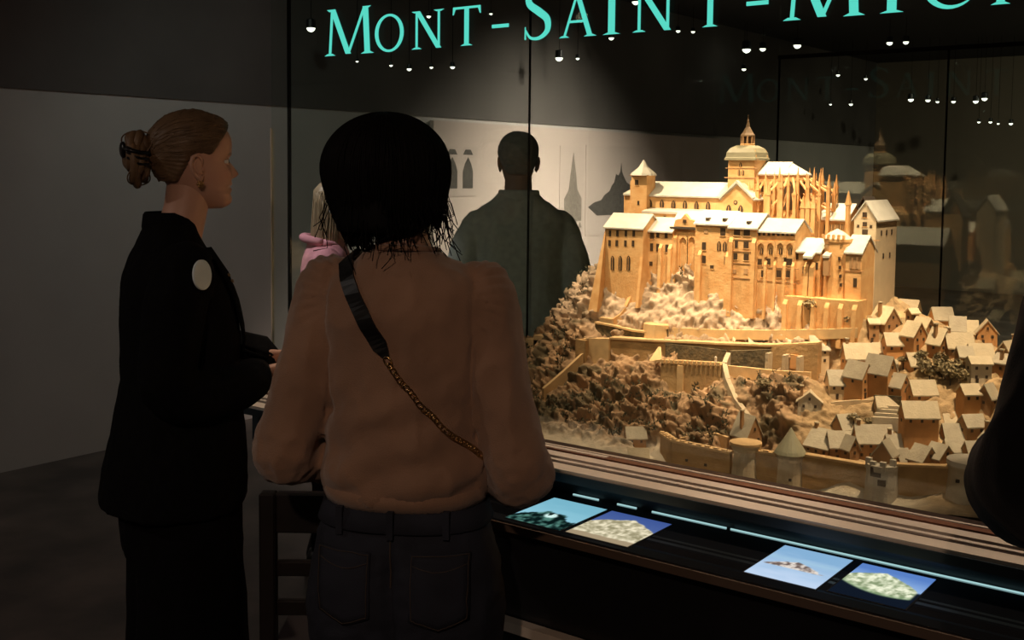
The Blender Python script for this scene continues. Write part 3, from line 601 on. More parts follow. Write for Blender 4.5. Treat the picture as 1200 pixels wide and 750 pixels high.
TERR=[
(-1.066,2.727,1.168),(-1.019,2.722,1.169),(-1.035,2.647,1.114),(-0.926,2.637,1.120),(-0.943,2.556,1.066),(-0.885,2.562,1.077),(-0.830,2.567,1.087),(-0.852,2.696,1.168),(-0.901,2.693,1.161),(-0.897,2.766,1.213),(-0.930,2.727,1.182),(-0.976,2.805,1.234),(-0.811,2.707,1.180),(-0.800,2.745,1.208),(-0.844,2.769,1.220),(-0.745,2.686,1.173),(-0.711,2.688,1.179),(-0.687,2.644,1.153),(-0.657,2.670,1.173),(-0.643,2.603,1.133),(-0.745,2.538,1.081),(-0.797,2.562,1.088),(-0.729,2.466,1.042),(-0.821,2.440,0.950),(-0.741,2.460,0.967),(-0.741,2.400,0.974),(-0.689,2.400,0.983),(-0.660,2.420,0.993),(-0.650,2.460,0.999),(-0.665,2.500,1.017),(-0.675,2.545,1.042),(-1.097,2.410,0.954),(-0.950,2.420,0.954),(-0.892,2.430,0.952),(-0.890,2.480,1.005),(-0.848,2.385,0.968),(-1.412,2.400,0.899),(-1.369,2.340,0.890),(-0.825,2.525,1.063),(-1.211,2.660,1.148),(-0.646,2.551,1.102),(-0.772,2.500,0.996),(-0.605,2.450,0.986),(-0.628,2.520,1.030),(-1.756,2.740,1.298),(-1.712,2.700,1.284),(-1.586,2.690,1.250),(-1.458,2.710,1.289),(-1.319,2.690,1.273),(-1.185,2.690,1.272),(-1.063,2.700,1.285),(-0.965,2.700,1.303),(-1.852,2.750,1.232),(-1.929,2.750,1.134),(-1.923,2.720,1.099),(-1.982,2.700,1.082),(-1.928,2.620,1.034),(-1.824,2.520,0.998),(-1.848,2.700,1.173),(-1.745,2.680,1.208),(-1.652,2.670,1.205),(-1.538,2.665,1.203),(-1.377,2.660,1.213),(-1.201,2.650,1.221),(-1.113,2.660,1.223),(-1.676,2.620,1.135),(-1.543,2.630,1.140),(-1.405,2.620,1.141),(-1.257,2.620,1.157),(-1.099,2.630,1.180),(-1.663,2.560,1.055),(-1.587,2.570,1.079),(-1.509,2.575,1.087),(-1.410,2.540,1.035),(-1.311,2.540,1.046),(-1.245,2.550,1.088),(-1.134,2.560,1.108),(-1.046,2.560,1.119),(-1.708,2.460,0.974),(-1.624,2.460,0.985),(-1.523,2.470,0.997),(-1.414,2.460,0.991),(-1.263,2.450,0.993),(-1.136,2.470,1.028),(-1.058,2.490,1.057),(-0.977,2.500,1.066),(-1.610,2.360,0.913),(-1.504,2.360,0.918),(-1.416,2.380,0.928),(-1.282,2.400,0.945),(-1.172,2.410,0.961),(-1.039,2.450,1.005),(-1.644,2.370,0.917),(-1.708,2.420,0.957),(-0.792,2.660,1.157),(-0.697,2.570,1.112),(-0.741,2.620,1.138),(-0.897,2.730,1.189),]
# ------------------------------------------------------------------ the abbey model
model = empty('abbey_scale_model', (-1.2, 2.8, 0.872)); MO = (1.2, -2.8, -0.872)
tag(model, 'old scale model of a walled rock island crowned by an abbey, inside the glass case', 'scale model')
M_stone = mat('warm_model_stone', (0.72, 0.44, 0.20), 0.75, 0.0, 34, color2=(0.60, 0.32, 0.12), bump=0.15, bscale=160)
M_slate = mat('pale_model_slate', (0.55, 0.53, 0.48), 0.6, 0.14, 40, bump=0.15, bscale=220)
M_win = mat('dark_window_paint', (0.055, 0.035, 0.022), 0.5)
M_blind = mat('tan_blind_panel', (0.50, 0.30, 0.15), 0.7, 0.2, 60)
M_course = mat('brown_string_course', (0.40, 0.23, 0.11), 0.7)
M_dome = mat('grey_green_lead', (0.27, 0.25, 0.17), 0.45, 0.2, 40)
M_darkroof = mat('black_brown_roof', (0.06, 0.045, 0.035), 0.7)
WALLC = [mat('cream_house_wall', (0.72, 0.55, 0.35), 0.75, 0.16, 40, bump=.1), mat('orange_house_wall', (0.64, 0.33, 0.13), 0.75, 0.2, 40, bump=.1),
         mat('brown_house_wall', (0.43, 0.24, 0.11), 0.75, 0.25, 40, bump=.1), mat('pale_house_wall', (0.72, 0.62, 0.47), 0.75, 0.12, 40, bump=.1)]
ROOFC = [mat('tan_house_roof', (0.62, 0.51, 0.35), 0.7, 0.16, 50, bump=.15, bscale=200), mat('grey_house_roof', (0.50, 0.43, 0.32), 0.7, 0.18, 50, bump=.15, bscale=200),
         mat('bright_house_roof', (0.74, 0.62, 0.42), 0.7, 0.12, 50, bump=.15, bscale=200)]
M_rampart = mat('brown_rampart_stone', (0.46, 0.29, 0.13), 0.8, 0.0, 26, color2=(0.33, 0.20, 0.085), bump=0.2, bscale=120)
M_towerst = mat('grey_tower_stone', (0.52, 0.42, 0.29), 0.8, 0.25, 22, bump=0.2, bscale=120)
M_whitest = mat('pale_ruined_stone', (0.62, 0.55, 0.45), 0.8, 0.2, 22, bump=0.3, bscale=110)
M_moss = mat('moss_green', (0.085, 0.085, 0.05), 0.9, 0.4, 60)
M_mosswall = mat('mossy_dark_wall', (0.16, 0.115, 0.06), 0.9, 0.0, 80, color2=(0.06, 0.05, 0.03), bump=0.3, bscale=150)
def mp(mb, name, m, parent=None, smooth=False, **k):
    """a part of the model (parent None) or a sub-part of one of its parts"""
    o = mb.build(name, m, parent or model, smooth, None if parent else MO)
    return tag(o, **k)

# ---- terrain
BASE_PTS = [(-1.7, 2.95, 1.31), (-1.4, 2.95, 1.36), (-1.1, 2.95, 1.33), (-1.0, 2.98, 1.29), (-1.7, 3.08, 1.24), (-1.4, 3.1, 1.28), (-1.05, 3.1, 1.22),
    (-1.85, 3.22, 1.05), (-1.4, 3.25, 1.08), (-1.0, 3.25, 1.05), (-.72, 3.06, 1.09), (-.55, 2.95, 1.08), (-1.95, 2.95, 1.09), (-2.0, 3.1, 1.02), (-2.16, 2.85, .96), (-2.12, 2.65, .965),
    (-.45, 2.7, 1.10), (-.3, 2.6, 1.0), (-.4, 2.42, .965), (-.45, 2.85, 1.10), (-.25, 2.9, .99), (-.2, 2.4, .93),
    (-1.28, 2.335, .885), (-.9, 2.29, .897), (-.685, 2.285, .918), (-.58, 2.255, .932), (-.4, 2.265, .925), (-1.7, 2.262, .888), (-2.0, 2.265, .884), (-1.5, 2.30, .893), (-1.25, 2.265, .876), (-1.0, 2.262, .885), (-1.75, 2.34, .905), (-1.9, 2.42, .935), (-2.05, 2.45, .915)]
BASE_PTS += [(x, 3.42, .885) for x in np.arange(-2.4, .2, .3)] + [(-2.42, y, .885) for y in np.arange(2.3, 3.4, .25)] + [(.17, y, .885) for y in np.arange(2.3, 3.4, .25)]
BASE_PTS += [(-1.15, 2.63, 1.160), (-1.08, 2.63, 1.165), (-1.2, 2.635, 1.155), (-1.15, 2.60, 1.105), (-1.08, 2.60, 1.11), (-1.2, 2.60, 1.10), (-1.3, 2.63, 1.145), (-1.4, 2.63, 1.135), (-1.35, 2.605, 1.09), (-1.25, 2.60, 1.10),
    (-.9, 2.33, .897), (-1.03, 2.33, .892), (-.7, 2.325, .918), (-1.2, 2.335, .887), (-1.1, 2.32, .888), (-.8, 2.32, .905), (-1.0, 2.725, 1.285), (-.95, 2.66, 1.17), (-1.19, 2.66, 1.195), (-1.11, 2.66, 1.20)]
CP = np.array([p for p in TERR if not (p[0] in (-1.201, -1.113) and p[1] in (2.650, 2.660)) and not (abs(p[0] + .965) < .002 and abs(p[1] - 2.70) < .002)] + BASE_PTS)
def _tps(r2): return np.where(r2 > 0, .5 * r2 * np.log(r2 + 1e-12), 0)
_drop = [i for i in range(len(CP)) if any(np.hypot(*(CP[i, :2] - CP[j, :2])) < .032 and CP[i, 2] - CP[j, 2] > .028 for j in range(len(CP))) and CP[i, 0] > -1.0]
CP = np.delete(CP, _drop, 0); _n = len(CP)
_K = _tps(((CP[:, None, :2] - CP[None, :, :2]) ** 2).sum(-1)) + np.eye(_n) * 1.5e-5
_P = np.concatenate([np.ones((_n, 1)), CP[:, :2]], 1)
_A = np.block([[_K, _P], [_P.T, np.zeros((3, 3))]])
_W = np.linalg.solve(_A, np.concatenate([CP[:, 2], np.zeros(3)]))
def height(x, y):
    q = np.stack([x, y], 1); out = np.empty(len(q))
    for i in range(0, len(q), 40000):
        b = q[i:i + 40000]
        out[i:i + 40000] = _tps(((b[:, None, :] - CP[None, :, :2]) ** 2).sum(-1)) @ _W[:_n] + _W[_n] + b @ _W[_n + 1:]
    return np.maximum(out, .876)
def gz(x, y): return float(height(np.array([x]), np.array([y]))[0])
def sstep(a, b, x): t = np.clip((x - a) / (b - a), 0, 1); return t * t * (3 - 2 * t)
STRUCT_LINES = [[(-1.44, 2.55), (-1.26, 2.55), (-1.265, 2.60), (-1.46, 2.60)], [(-1.72, 2.585), (-1.62, 2.59), (-1.50, 2.60), (-1.27, 2.61), (-1.03, 2.61)], [(-1.70, 2.64), (-1.57, 2.63), (-1.465, 2.645), (-1.32, 2.65), (-.95, 2.66)],
    [(-1.69, 2.66), (-1.63, 2.67), (-1.615, 2.70)], [(-1.506, 2.672), (-1.50, 2.67)], [(-1.705, 2.585), (-1.735, 2.535), (-1.765, 2.48)], [(-1.268, 2.60), (-1.235, 2.53), (-1.13, 2.45)], [(-1.27, 2.575), (-1.03, 2.57)], [(-1.345, 2.40), (-1.28, 2.345), (-1.0, 2.345)], [(-2.01, 2.70), (-1.90, 2.70)], [(-1.44, 2.40), (-1.39, 2.40)], [(-1.72, 2.69), (-.95, 2.675)], [(-1.13, 2.41), (-1.06, 2.41)]]
def make_terrain():
    nx, ny = 980, 470
    X, Y = np.meshgrid(np.linspace(-2.45, .22, nx), np.linspace(2.25, 3.435, ny)); x = X.ravel(); y = Y.ravel()
    z = height(x, y); Z = z.reshape(ny, nx)
    dzdx = np.gradient(Z, axis=1) / (2.67 / (nx - 1)); dzdy = np.gradient(Z, axis=0) / (1.185 / (ny - 1))
    nrm = np.stack([-dzdx.ravel(), -dzdy.ravel(), np.ones_like(x)], 1); nrm /= np.linalg.norm(nrm, axis=1)[:, None]
    p = np.stack([x, y, z * 1.2], 1)
    rock = (1 - sstep(-1.06, -.96, x)) * sstep(.90, .955, z) * sstep(2.27, 2.34, y)
    rock = np.maximum(rock, .22 * sstep(.9, 1.0, z)); rock = np.maximum(rock, .8 * sstep(3.0, 3.1, y) * sstep(.92, 1.0, z))
    warp = np.stack([fbm(p, .05), fbm(p + 9, .05), fbm(p + 17, .05)], 1) - .5
    pw = p + warp * .05
    f1 = worley(pw, .062); f2 = worley(pw + 3.3, .028); f3 = worley(pw + 5.1, .0135)
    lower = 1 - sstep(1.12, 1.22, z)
    near = np.full(len(x), 9.0)
    for run in STRUCT_LINES:
        for (xa, ya), (xb, yb) in zip(run[:-1], run[1:]):
            ex, ey = xb - xa, yb - ya; t = np.clip(((x - xa) * ex + (y - ya) * ey) / (ex * ex + ey * ey), 0, 1)
            near = np.minimum(near, np.hypot(x - xa - t * ex, y - ya - t * ey))
    rock = rock * (.42 + .58 * sstep(.012, .045, near))
    def ridg(s, k): return 1 - np.abs(2 * fbm(pw + k, s, 2) - 1) * 2.2
    d = rock * ((.55 - f1) * .040 * (.4 + .6 * lower) + (.5 - f2) * .030 + (ridg(.040, 2.0) - .5) * .020 + (ridg(.019, 4.0) - .5) * .017 + (.5 - f3) * .016 + (fbm(p, .12, 5) - .5) * .024)
    d -= .012 * (1 - sstep(.012, .04, near)) * (x < -.95)
    d += .004 * (fbm(p, .02, 3) - .5)
    q = np.stack([x, y, z], 1) + nrm * d[:, None]
    q[:, 2] = np.maximum(q[:, 2], .874)
    idx = np.arange(nx * ny).reshape(ny, nx)
    F = np.stack([idx[:-1, :-1], idx[:-1, 1:], idx[1:, 1:], idx[1:, :-1]], -1).reshape(-1, 4)
    me = bpy.data.meshes.new('rock'); me.vertices.add(len(q)); me.vertices.foreach_set('co', q.astype(np.float32).ravel())
    me.loops.add(F.size); me.loops.foreach_set('vertex_index', F.ravel().astype(np.int32)); me.polygons.add(len(F))
    me.polygons.foreach_set('loop_start', np.arange(0, F.size, 4, dtype=np.int32)); me.polygons.foreach_set('loop_total', np.full(len(F), 4, np.int32)); me.update(calc_edges=True)
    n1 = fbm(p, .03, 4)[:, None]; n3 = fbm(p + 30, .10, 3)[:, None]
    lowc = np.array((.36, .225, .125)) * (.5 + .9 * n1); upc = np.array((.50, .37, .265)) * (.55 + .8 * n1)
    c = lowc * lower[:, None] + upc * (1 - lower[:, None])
    moss_and_shade = sstep(.50, .60, fbm(p + 50, .040, 4)) * sstep(.3, .6, rock) * (.6 + .4 * lower)  # moss, darkened and spread to paint in the shade of crevices too
    c = c * (1 - .8 * moss_and_shade[:, None]) + np.array((.075, .062, .032)) * .8 * moss_and_shade[:, None]
    vill = sstep(-1.06, -.96, x)[:, None]; vc = np.array((.47, .32, .17)) * (.6 + .7 * n1); gr = sstep(.52, .66, n3[:, 0])[:, None]
    vc = vc * (1 - .6 * gr) + np.array((.20, .15, .075)) * .6 * gr
    c = c * (1 - vill) + vc * vill
    sand = (1 - sstep(.90, .945, z))[:, None]; c = c * (1 - sand) + np.array((.60, .52, .41)) * (.8 + .3 * n1) * sand
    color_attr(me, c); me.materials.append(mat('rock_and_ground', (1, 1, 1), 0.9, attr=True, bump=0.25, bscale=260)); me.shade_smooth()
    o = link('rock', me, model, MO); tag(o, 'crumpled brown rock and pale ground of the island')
    return q, rock
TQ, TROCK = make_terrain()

# ---- castle
def arch_poly(xc, z0, z1, wd):
    hw = wd / 2; zs = max(z1 - wd * .8, z0 + .2 * (z1 - z0))
    return [(xc - hw, z0), (xc + hw, z0), (xc + hw, zs), (xc + hw * .62, zs + (z1 - zs) * .66), (xc, z1), (xc - hw * .62, zs + (z1 - zs) * .66), (xc - hw, zs)]
def circle_poly(xc, zc, r, n=12): return [(xc + r * math.cos(2 * math.pi * k / n), zc + r * math.sin(2 * math.pi * k / n)) for k in range(n)]
def window(par, xc, zc, w_, h_, kind, yf):
    z0, z1 = zc - h_ / 2, zc + h_ / 2
    if kind == 'rect':
        mp(MB().prism([(xc - w_ / 2, z0), (xc + w_ / 2, z0), (xc + w_ / 2, z1), (xc - w_ / 2, z1)], yf - .0012, yf + .003), 'window', M_win, par)
        if w_ > .01: mp(MB().box(xc - w_ * .62, xc + w_ * .62, yf - .0016, yf, z0 - .0016, z0), 'window_sill', M_stone, par)
    elif kind == 'arch':
        mp(MB().prism(arch_poly(xc, z0, z1, w_), yf - .0012, yf + .003), 'window', M_win, par)
        mp(MB().box(xc - .0006, xc + .0006, yf - .0022, yf, z0, z1 - w_ * .3), 'mullion', M_stone, par)
    elif kind == 'blind': mp(MB().prism([(xc - w_ / 2, z0), (xc + w_ / 2, z0), (xc + w_ / 2, z1), (xc - w_ / 2, z1)], yf - .0012, yf + .003), 'blind_panel', M_blind, par)
    elif kind == 'course': mp(MB().box(xc - w_ / 2, xc + w_ / 2, yf - .0014, yf + .001, z0, z1), 'string_course', M_course, par)
    elif kind == 'rose':
        mp(MB().prism(circle_poly(xc, zc, h_ * .5), yf - .0012, yf + .003), 'rose_window', M_win, par)
        mp(MB().prism(circle_poly(xc, zc, h_ * .28), yf - .002, yf), 'rose_tracery', M_blind, par)
    elif kind == 'niche':
        # proud surround: pilasters and a spandrel cut to a pointed arch
        mb = MB(); ow = w_ * .66; iw = w_ * .46; dpt = .005
        mb.box(xc - ow, xc - iw, yf - dpt, yf, z0, z1); mb.box(xc + iw, xc + ow, yf - dpt, yf, z0, z1)
        zs = z1 - w_ * .75; cv = [(xc - iw, zs), (xc - iw * .85, zs + w_ * .22), (xc - iw * .45, zs + w_ * .42), (xc, zs + w_ * .55), (xc + iw * .45, zs + w_ * .42), (xc + iw * .85, zs + w_ * .22), (xc + iw, zs)]
        for a, b in zip(cv[:-1], cv[1:]): mb.prism([a, b, (b[0], z1), (a[0], z1)], yf - dpt, yf)
        mp(mb, 'arch_surround', M_stone, par)
def roof_mesh(x0, x1, y0, y1, ze, zr, kind, oh=.006, th=.004):
    mb = MB()
    if kind == 'ridge':
        ym = (y0 + y1) / 2; s = (zr - ze) / (ym - y0); a = oh
        prof = [(y0 - a, ze - a * s), (ym, zr), (y1 + a, ze - a * s), (y1 + a, ze - a * s + th), (ym, zr + th * 1.2), (y0 - a, ze - a * s + th)]
        n = len(prof); v = [(x0 - oh * .6, p, q) for p, q in prof] + [(x1 + oh * .6, p, q) for p, q in prof]
        mb.add(v, [(0, 1, 4, 5), (1, 2, 3, 4), (11, 10, 7, 6), (10, 9, 8, 7)] + [(i, i + n, (i + 1) % n + n, (i + 1) % n) for i in range(n)])
    elif kind == 'gable':
        xm = (x0 + x1) / 2; s = (zr - ze) / (xm - x0); a = oh
        prof = [(x0 - a, ze - a * s), (xm, zr), (x1 + a, ze - a * s), (x1 + a, ze - a * s + th), (xm, zr + th * 1.2), (x0 - a, ze - a * s + th)]
        n = len(prof); v = [(p, y0 - oh * .6, q) for p, q in prof] + [(p, y1 + oh * .6, q) for p, q in prof]
        mb.add(v, [(0, 1, 4, 5), (1, 2, 3, 4), (11, 10, 7, 6), (10, 9, 8, 7)] + [(i, i + n, (i + 1) % n + n, (i + 1) % n) for i in range(n)])
    elif kind == 'shed':
        mb.add([(x0, y0 - oh, ze - .002), (x1, y0 - oh, ze - .002), (x1, y1, zr), (x0, y1, zr), (x0, y0 - oh, ze + th), (x1, y0 - oh, ze + th), (x1, y1, zr + th), (x0, y1, zr + th)],
               [(3, 2, 1, 0), (4, 5, 6, 7), (0, 1, 5, 4), (1, 2, 6, 5), (2, 3, 7, 6), (3, 0, 4, 7)])
    elif kind == 'pyr':
        mb.lathe([((x1 - x0) * .78, ze - .002), ((x1 - x0) * .70, ze + .004), ((x1 - x0) * .3, ze + (zr - ze) * .5), (.0015, zr)], ((x0 + x1) / 2, (y0 + y1) / 2, 0), 8, math.pi / 8)
    return mb
def walls_mesh(x0, x1, y0, y1, zb, ze, zr, kind):
    mb = MB(); mb.box(x0, x1, y0, y1, zb, ze)
    if kind == 'ridge':
        ym = (y0 + y1) / 2
        mb.add([(x0, y0, ze), (x0, y1, ze), (x0, ym, zr), (x1, y0, ze), (x1, y1, ze), (x1, ym, zr)], [(0, 2, 1), (3, 4, 5), (0, 3, 5, 2), (2, 5, 4, 1)])
    elif kind == 'gable':
        xm = (x0 + x1) / 2
        mb.add([(x0, y0, ze), (x1, y0, ze), (xm, y0, zr), (x0, y1, ze), (x1, y1, ze), (xm, y1, zr)], [(0, 1, 2), (5, 4, 3), (0, 2, 5, 3), (2, 1, 4, 5)])
    return mb
CB = {}
for (nm, x0, x1, y0, y1, zb, ze, kind, zr, wins, c1, c2) in CASTLE:
    o = mp(walls_mesh(x0, x1, y0, y1, zb - .12, ze, zr, kind), nm, M_stone)
    if nm == 'gable_house': o.data.materials[0] = mat('pale_gable_stone', (0.62, 0.49, 0.33), 0.75, 0.15, 30)
    if kind and kind != 'none': mp(roof_mesh(x0, x1, y0, y1, ze, zr, kind), 'roof', M_slate, o)
    for wx, wz, ww, wh, wk in wins: window(o, wx, wz, ww, wh, wk, y0)
    CB.setdefault(nm, []).append(o)
# side windows on walls that face the village side, buttresses of the great walls
def sub(o, mb, name, m, smooth=False): return mp(mb, name, m, o, smooth)
hb = CB['hall_block'][0]
for x in (-1.5825,): sub(hb, MB().add([(x - .004, 2.675, 1.22), (x + .004, 2.675, 1.22), (x + .004, 2.70, 1.22), (x - .004, 2.70, 1.22), (x - .004, 2.697, 1.36), (x + .004, 2.697, 1.36), (x + .004, 2.70, 1.36), (x - .004, 2.70, 1.36)], [(3, 2, 1, 0), (4, 5, 6, 7), (0, 1, 5, 4), (1, 2, 6, 5), (2, 3, 7, 6), (3, 0, 4, 7)]), 'buttress', M_stone)
sub(hb, MB().add([(-1.735, 2.66, 1.20), (-1.704, 2.66, 1.20), (-1.704, 2.79, 1.20), (-1.735, 2.79, 1.20), (-1.707, 2.70, 1.43), (-1.704, 2.70, 1.43), (-1.704, 2.79, 1.43), (-1.707, 2.79, 1.43)], [(3, 2, 1, 0), (4, 5, 6, 7), (0, 1, 5, 4), (1, 2, 6, 5), (2, 3, 7, 6), (3, 0, 4, 7)]), 'battered_base', M_stone)
def butt(o, x, yf, z0, z1, wd=.010, dp=.014): sub(o, MB().add([(x - wd / 2, yf - dp, z0), (x + wd / 2, yf - dp, z0), (x + wd / 2, yf, z0), (x - wd / 2, yf, z0), (x - wd / 2, yf - dp * .6, z1 - .012), (x + wd / 2, yf - dp * .6, z1 - .012), (x + wd / 2, yf, z1), (x - wd / 2, yf, z1)], [(3, 2, 1, 0), (4, 5, 6, 7), (0, 1, 5, 4), (1, 2, 6, 5), (2, 3, 7, 6), (3, 0, 4, 7)]), 'buttress', M_stone)
for x in (-1.538, -1.508): butt(CB['hall_block'][1], x, 2.73, 1.24, 1.40)
butt(CB['arcade_block'][0], -1.5, 2.745, 1.25, 1.43, .014, .02); butt(CB['arcade_block'][0], -1.428, 2.745, 1.25, 1.43, .012, .02)
for x in (-1.40, -1.318): butt(CB['main_lodging'][0], x, 2.70, 1.22, 1.39)
for x in (-1.305, -1.240): butt(CB['main_lodging'][1], x, 2.692, 1.22, 1.43, .011, .012)
for x in (-1.2365, -1.2095, -1.1835, -1.157, -1.134): butt(CB['arcaded_hall'][0], x, 2.70, 1.22, 1.375, .007, .012)
for x in (-1.10, -1.085): butt(CB['service_wing'][0], x, 2.71, 1.24, 1.375, .012, .02)
sub(CB['service_wing'][0], roof_mesh(-1.103, -1.078, 2.685, 2.712, 1.388, 1.402, 'shed', .002), 'lean_to_roof', M_slate)
# dormers and chimneys on the main roofs
for x in (-1.385, -1.335): sub(CB['main_lodging'][0], MB().box(x - .005, x + .005, 2.705, 2.72, 1.472, 1.479), 'dormer', M_win)
sub(CB['main_lodging'][1], MB().box(-1.268, -1.258, 2.70, 2.715, 1.468, 1.474), 'dormer', M_win)
# arcade block crown with a small pediment
ab = CB['arcade_block'][0]
sub(ab, MB().prism([(-1.505, 1.450), (-1.435, 1.450), (-1.440, 1.468), (-1.458, 1.472), (-1.470, 1.486), (-1.482, 1.472), (-1.5, 1.468)], 2.738, 2.752), 'pediment', M_stone)
sub(ab, MB().box(-1.475, -1.465, 2.735, 2.74, 1.462, 1.470), 'oculus', M_win)
sub(ab, MB().box(-1.515, -1.43, 2.733, 2.75, 1.445, 1.449), 'cornice', M_darkroof)
# transept: coping of the gable
tr = CB['transept'][0]
for s in (-1, 1): sub(tr, MB().prism([(-1.3585, 1.572), (-1.3585 + s * .050, 1.528), (-1.3585 + s * .050, 1.534), (-1.3585, 1.580)][:: (1 if s < 0 else -1)], 2.822, 2.84), 'gable_coping', M_slate)
# bell tower top: bell-shaped lead roof, lantern, small spire
bt = CB['bell_tower'][0]; bc = (-1.370, 2.9125, 0)
r2 = math.sqrt(2)
sub(bt, MB().lathe([(.047 * r2, 1.636), (.047 * r2, 1.642), (.0445 * r2, 1.645), (.043 * r2, 1.658), (.036 * r2, 1.670), (.022 * r2, 1.678)], bc, 4, math.pi / 4), 'lead_roof', M_dome)
ln = MB()
for k in range(8):
    a = math.pi / 8 + k * math.pi / 4; ln.tube([(bc[0] + .017 * math.cos(a), bc[1] + .017 * math.sin(a), 1.676), (bc[0] + .017 * math.cos(a), bc[1] + .017 * math.sin(a), 1.706)], .0028, 6, False)
sub(bt, ln, 'lantern_posts', M_course); tag(bt.children[-1], kind='stuff')
sub(bt, MB().lathe([(.010, 1.676), (.010, 1.706)], bc, 8), 'lantern_core', M_win)
sub(bt, MB().lathe([(.022, 1.676), (.022, 1.682), (.019, 1.683)], bc, 8), 'lantern_base', M_stone)
sub(bt, MB().lathe([(.021, 1.703), (.021, 1.707), (.016, 1.713), (.011, 1.722), (.009, 1.726), (.006, 1.730), (.0045, 1.738), (.003, 1.744), (.0035, 1.748), (.0012, 1.752), (.0008, 1.765)], bc, 8), 'spire', mat('brown_spire', (0.20, 0.125, 0.065), 0.6))
for s in (-1, 1):
    for t_ in (-1, 1): sub(bt, MB().lathe([(.006, 1.64), (.006, 1.648), (.0045, 1.650), (.0012, 1.664)], (bc[0] + s * .040, bc[1] + t_ * .037, 0), 6), 'corner_pinnacle', M_stone)
# left tower: shaft edge
st = CB['stair_tower'][0]
sub(st, MB().box(-1.712, -1.705, 2.845, 2.88, 1.45, 1.575), 'buttress', M_stone)
# apse of the choir: curved wall, chapels, piers with pinnacles and flying buttresses
ch = CB['choir'][0]; ac = (-1.253, 2.95)
sub(ch, MB().lathe([(.052, 1.33), (.052, 1.598)], (*ac, 0), 12), 'apse_wall', M_stone)
sub(ch, MB().lathe([(.056, 1.596), (.054, 1.600), (.001, 1.630)], (*ac, 0), 12), 'apse_roof', M_slate)
sub(ch, MB().lathe([(.108, 1.28), (.108, 1.462), (.100, 1.470), (.055, 1.490)], (*ac, 0), 16), 'chapel_ring', M_stone)
sub(ch, MB().box(-1.345, ac[0], 2.862, 2.905, 1.30, 1.475), 'choir_aisle', M_stone)
def pier(x, y, zt, s=1.0, zb=1.30):
    q = .0046 * s
    pm = MB(); pm.box(x - q, x + q, y - q, y + q, zb, zt - .03); pm.box(x - q * 1.3, x + q * 1.3, y - q * 1.3, y + q * 1.3, zt - .034, zt - .029)
    pm.lathe([(q * 1.25, zt - .03), (q * .9, zt - .018), (.0006, zt + .004)], (x, y, 0), 4, math.pi / 4)
    sub(ch, pm, 'pinnacle', M_stone)
for k in range(11):
    a = math.radians(-95 + k * 16.5); x, y = ac[0] + .122 * math.cos(a), ac[1] + .122 * math.sin(a)
    pier(x, y, 1.575 + .02 * (k % 2)); pier(ac[0] + .086 * math.cos(a + .12), ac[1] + .086 * math.sin(a + .12), 1.600 + .014 * ((k + 1) % 2), .8)
    for zt, zb_ in ((1.565, 1.588), (1.515, 1.545)):
        sub(ch, MB().tube([(x, y, zt - .015), (x * .6 + ac[0] * .4, y * .6 + ac[1] * .4, (zt + zb_) / 2 - .002), (ac[0] + .052 * math.cos(a), ac[1] + .052 * math.sin(a), zb_)], .0032, 5, False), 'flying_buttress', M_stone)
    xa, ya = ac[0] + .0525 * math.cos(a + .14), ac[1] + .0525 * math.sin(a + .14)
    wv = MB().prism(arch_poly(0, 1.50, 1.58, .015), -.001, .002).build('window', M_win, ch); wv.location = (xa, ya, 0); wv.rotation_euler = (0, 0, a + .14 + math.pi / 2)
    xa, ya = ac[0] + .1085 * math.cos(a + .14), ac[1] + .1085 * math.sin(a + .14)
    wv = MB().prism(arch_poly(0, 1.385, 1.445, .017), -.001, .002).build('window', M_win, ch); wv.location = (xa, ya, 0); wv.rotation_euler = (0, 0, a + .14 + math.pi / 2)
for k, x in enumerate((-1.338, -1.312, -1.286)):
    pier(x, 2.862, 1.575 + .012 * (k % 2)); pier(x + .012, 2.885, 1.60, .8)
    for zt in (1.56, 1.515): sub(ch, MB().tube([(x, 2.862, zt - .012), (x, 2.882, zt + .004), (x, 2.90, zt + .022)], .0032, 5, False), 'flying_buttress', M_stone)
for k in range(5): window(ch, -1.332 + k * .021, 1.435, .010, .032, 'arch', 2.862)
# terrace between choir and rear hall
tb = mp(MB().box(-1.185, -1.145, 2.86, 2.96, 1.28, 1.47), 'terrace_block', M_stone)
for x in (-1.18, -1.165, -1.15): sub(tb, MB().lathe([(.008, 1.44), (.008, 1.505), (.010, 1.508), (.0008, 1.54)], (x, 2.862, 0), 4, math.pi / 4), 'pinnacle', M_stone)
rh = CB['rear_hall'][0]
sub(rh, MB().lathe([(.008, 1.36), (.007, 1.515), (.010, 1.518), (.007, 1.53), (.0008, 1.556)], (-1.079, 2.925, 0), 6), 'corner_turret', M_stone)
dk = mp(MB().box(-1.10, -1.03, 3.00, 3.08, 1.28, 1.47), 'rear_house', M_stone); sub(dk, roof_mesh(-1.10, -1.03, 3.00, 3.08, 1.47, 1.535, 'gable'), 'roof', M_darkroof)
gh = CB['gable_house'][0]
for k, (yy, zz) in enumerate(((2.84, 1.45), (2.88, 1.45), (2.92, 1.45), (2.86, 1.39), (2.91, 1.39))): sub(gh, MB().box(-.9595, -.9575, yy - .004, yy + .004, zz - .007, zz + .007), 'window', M_win)
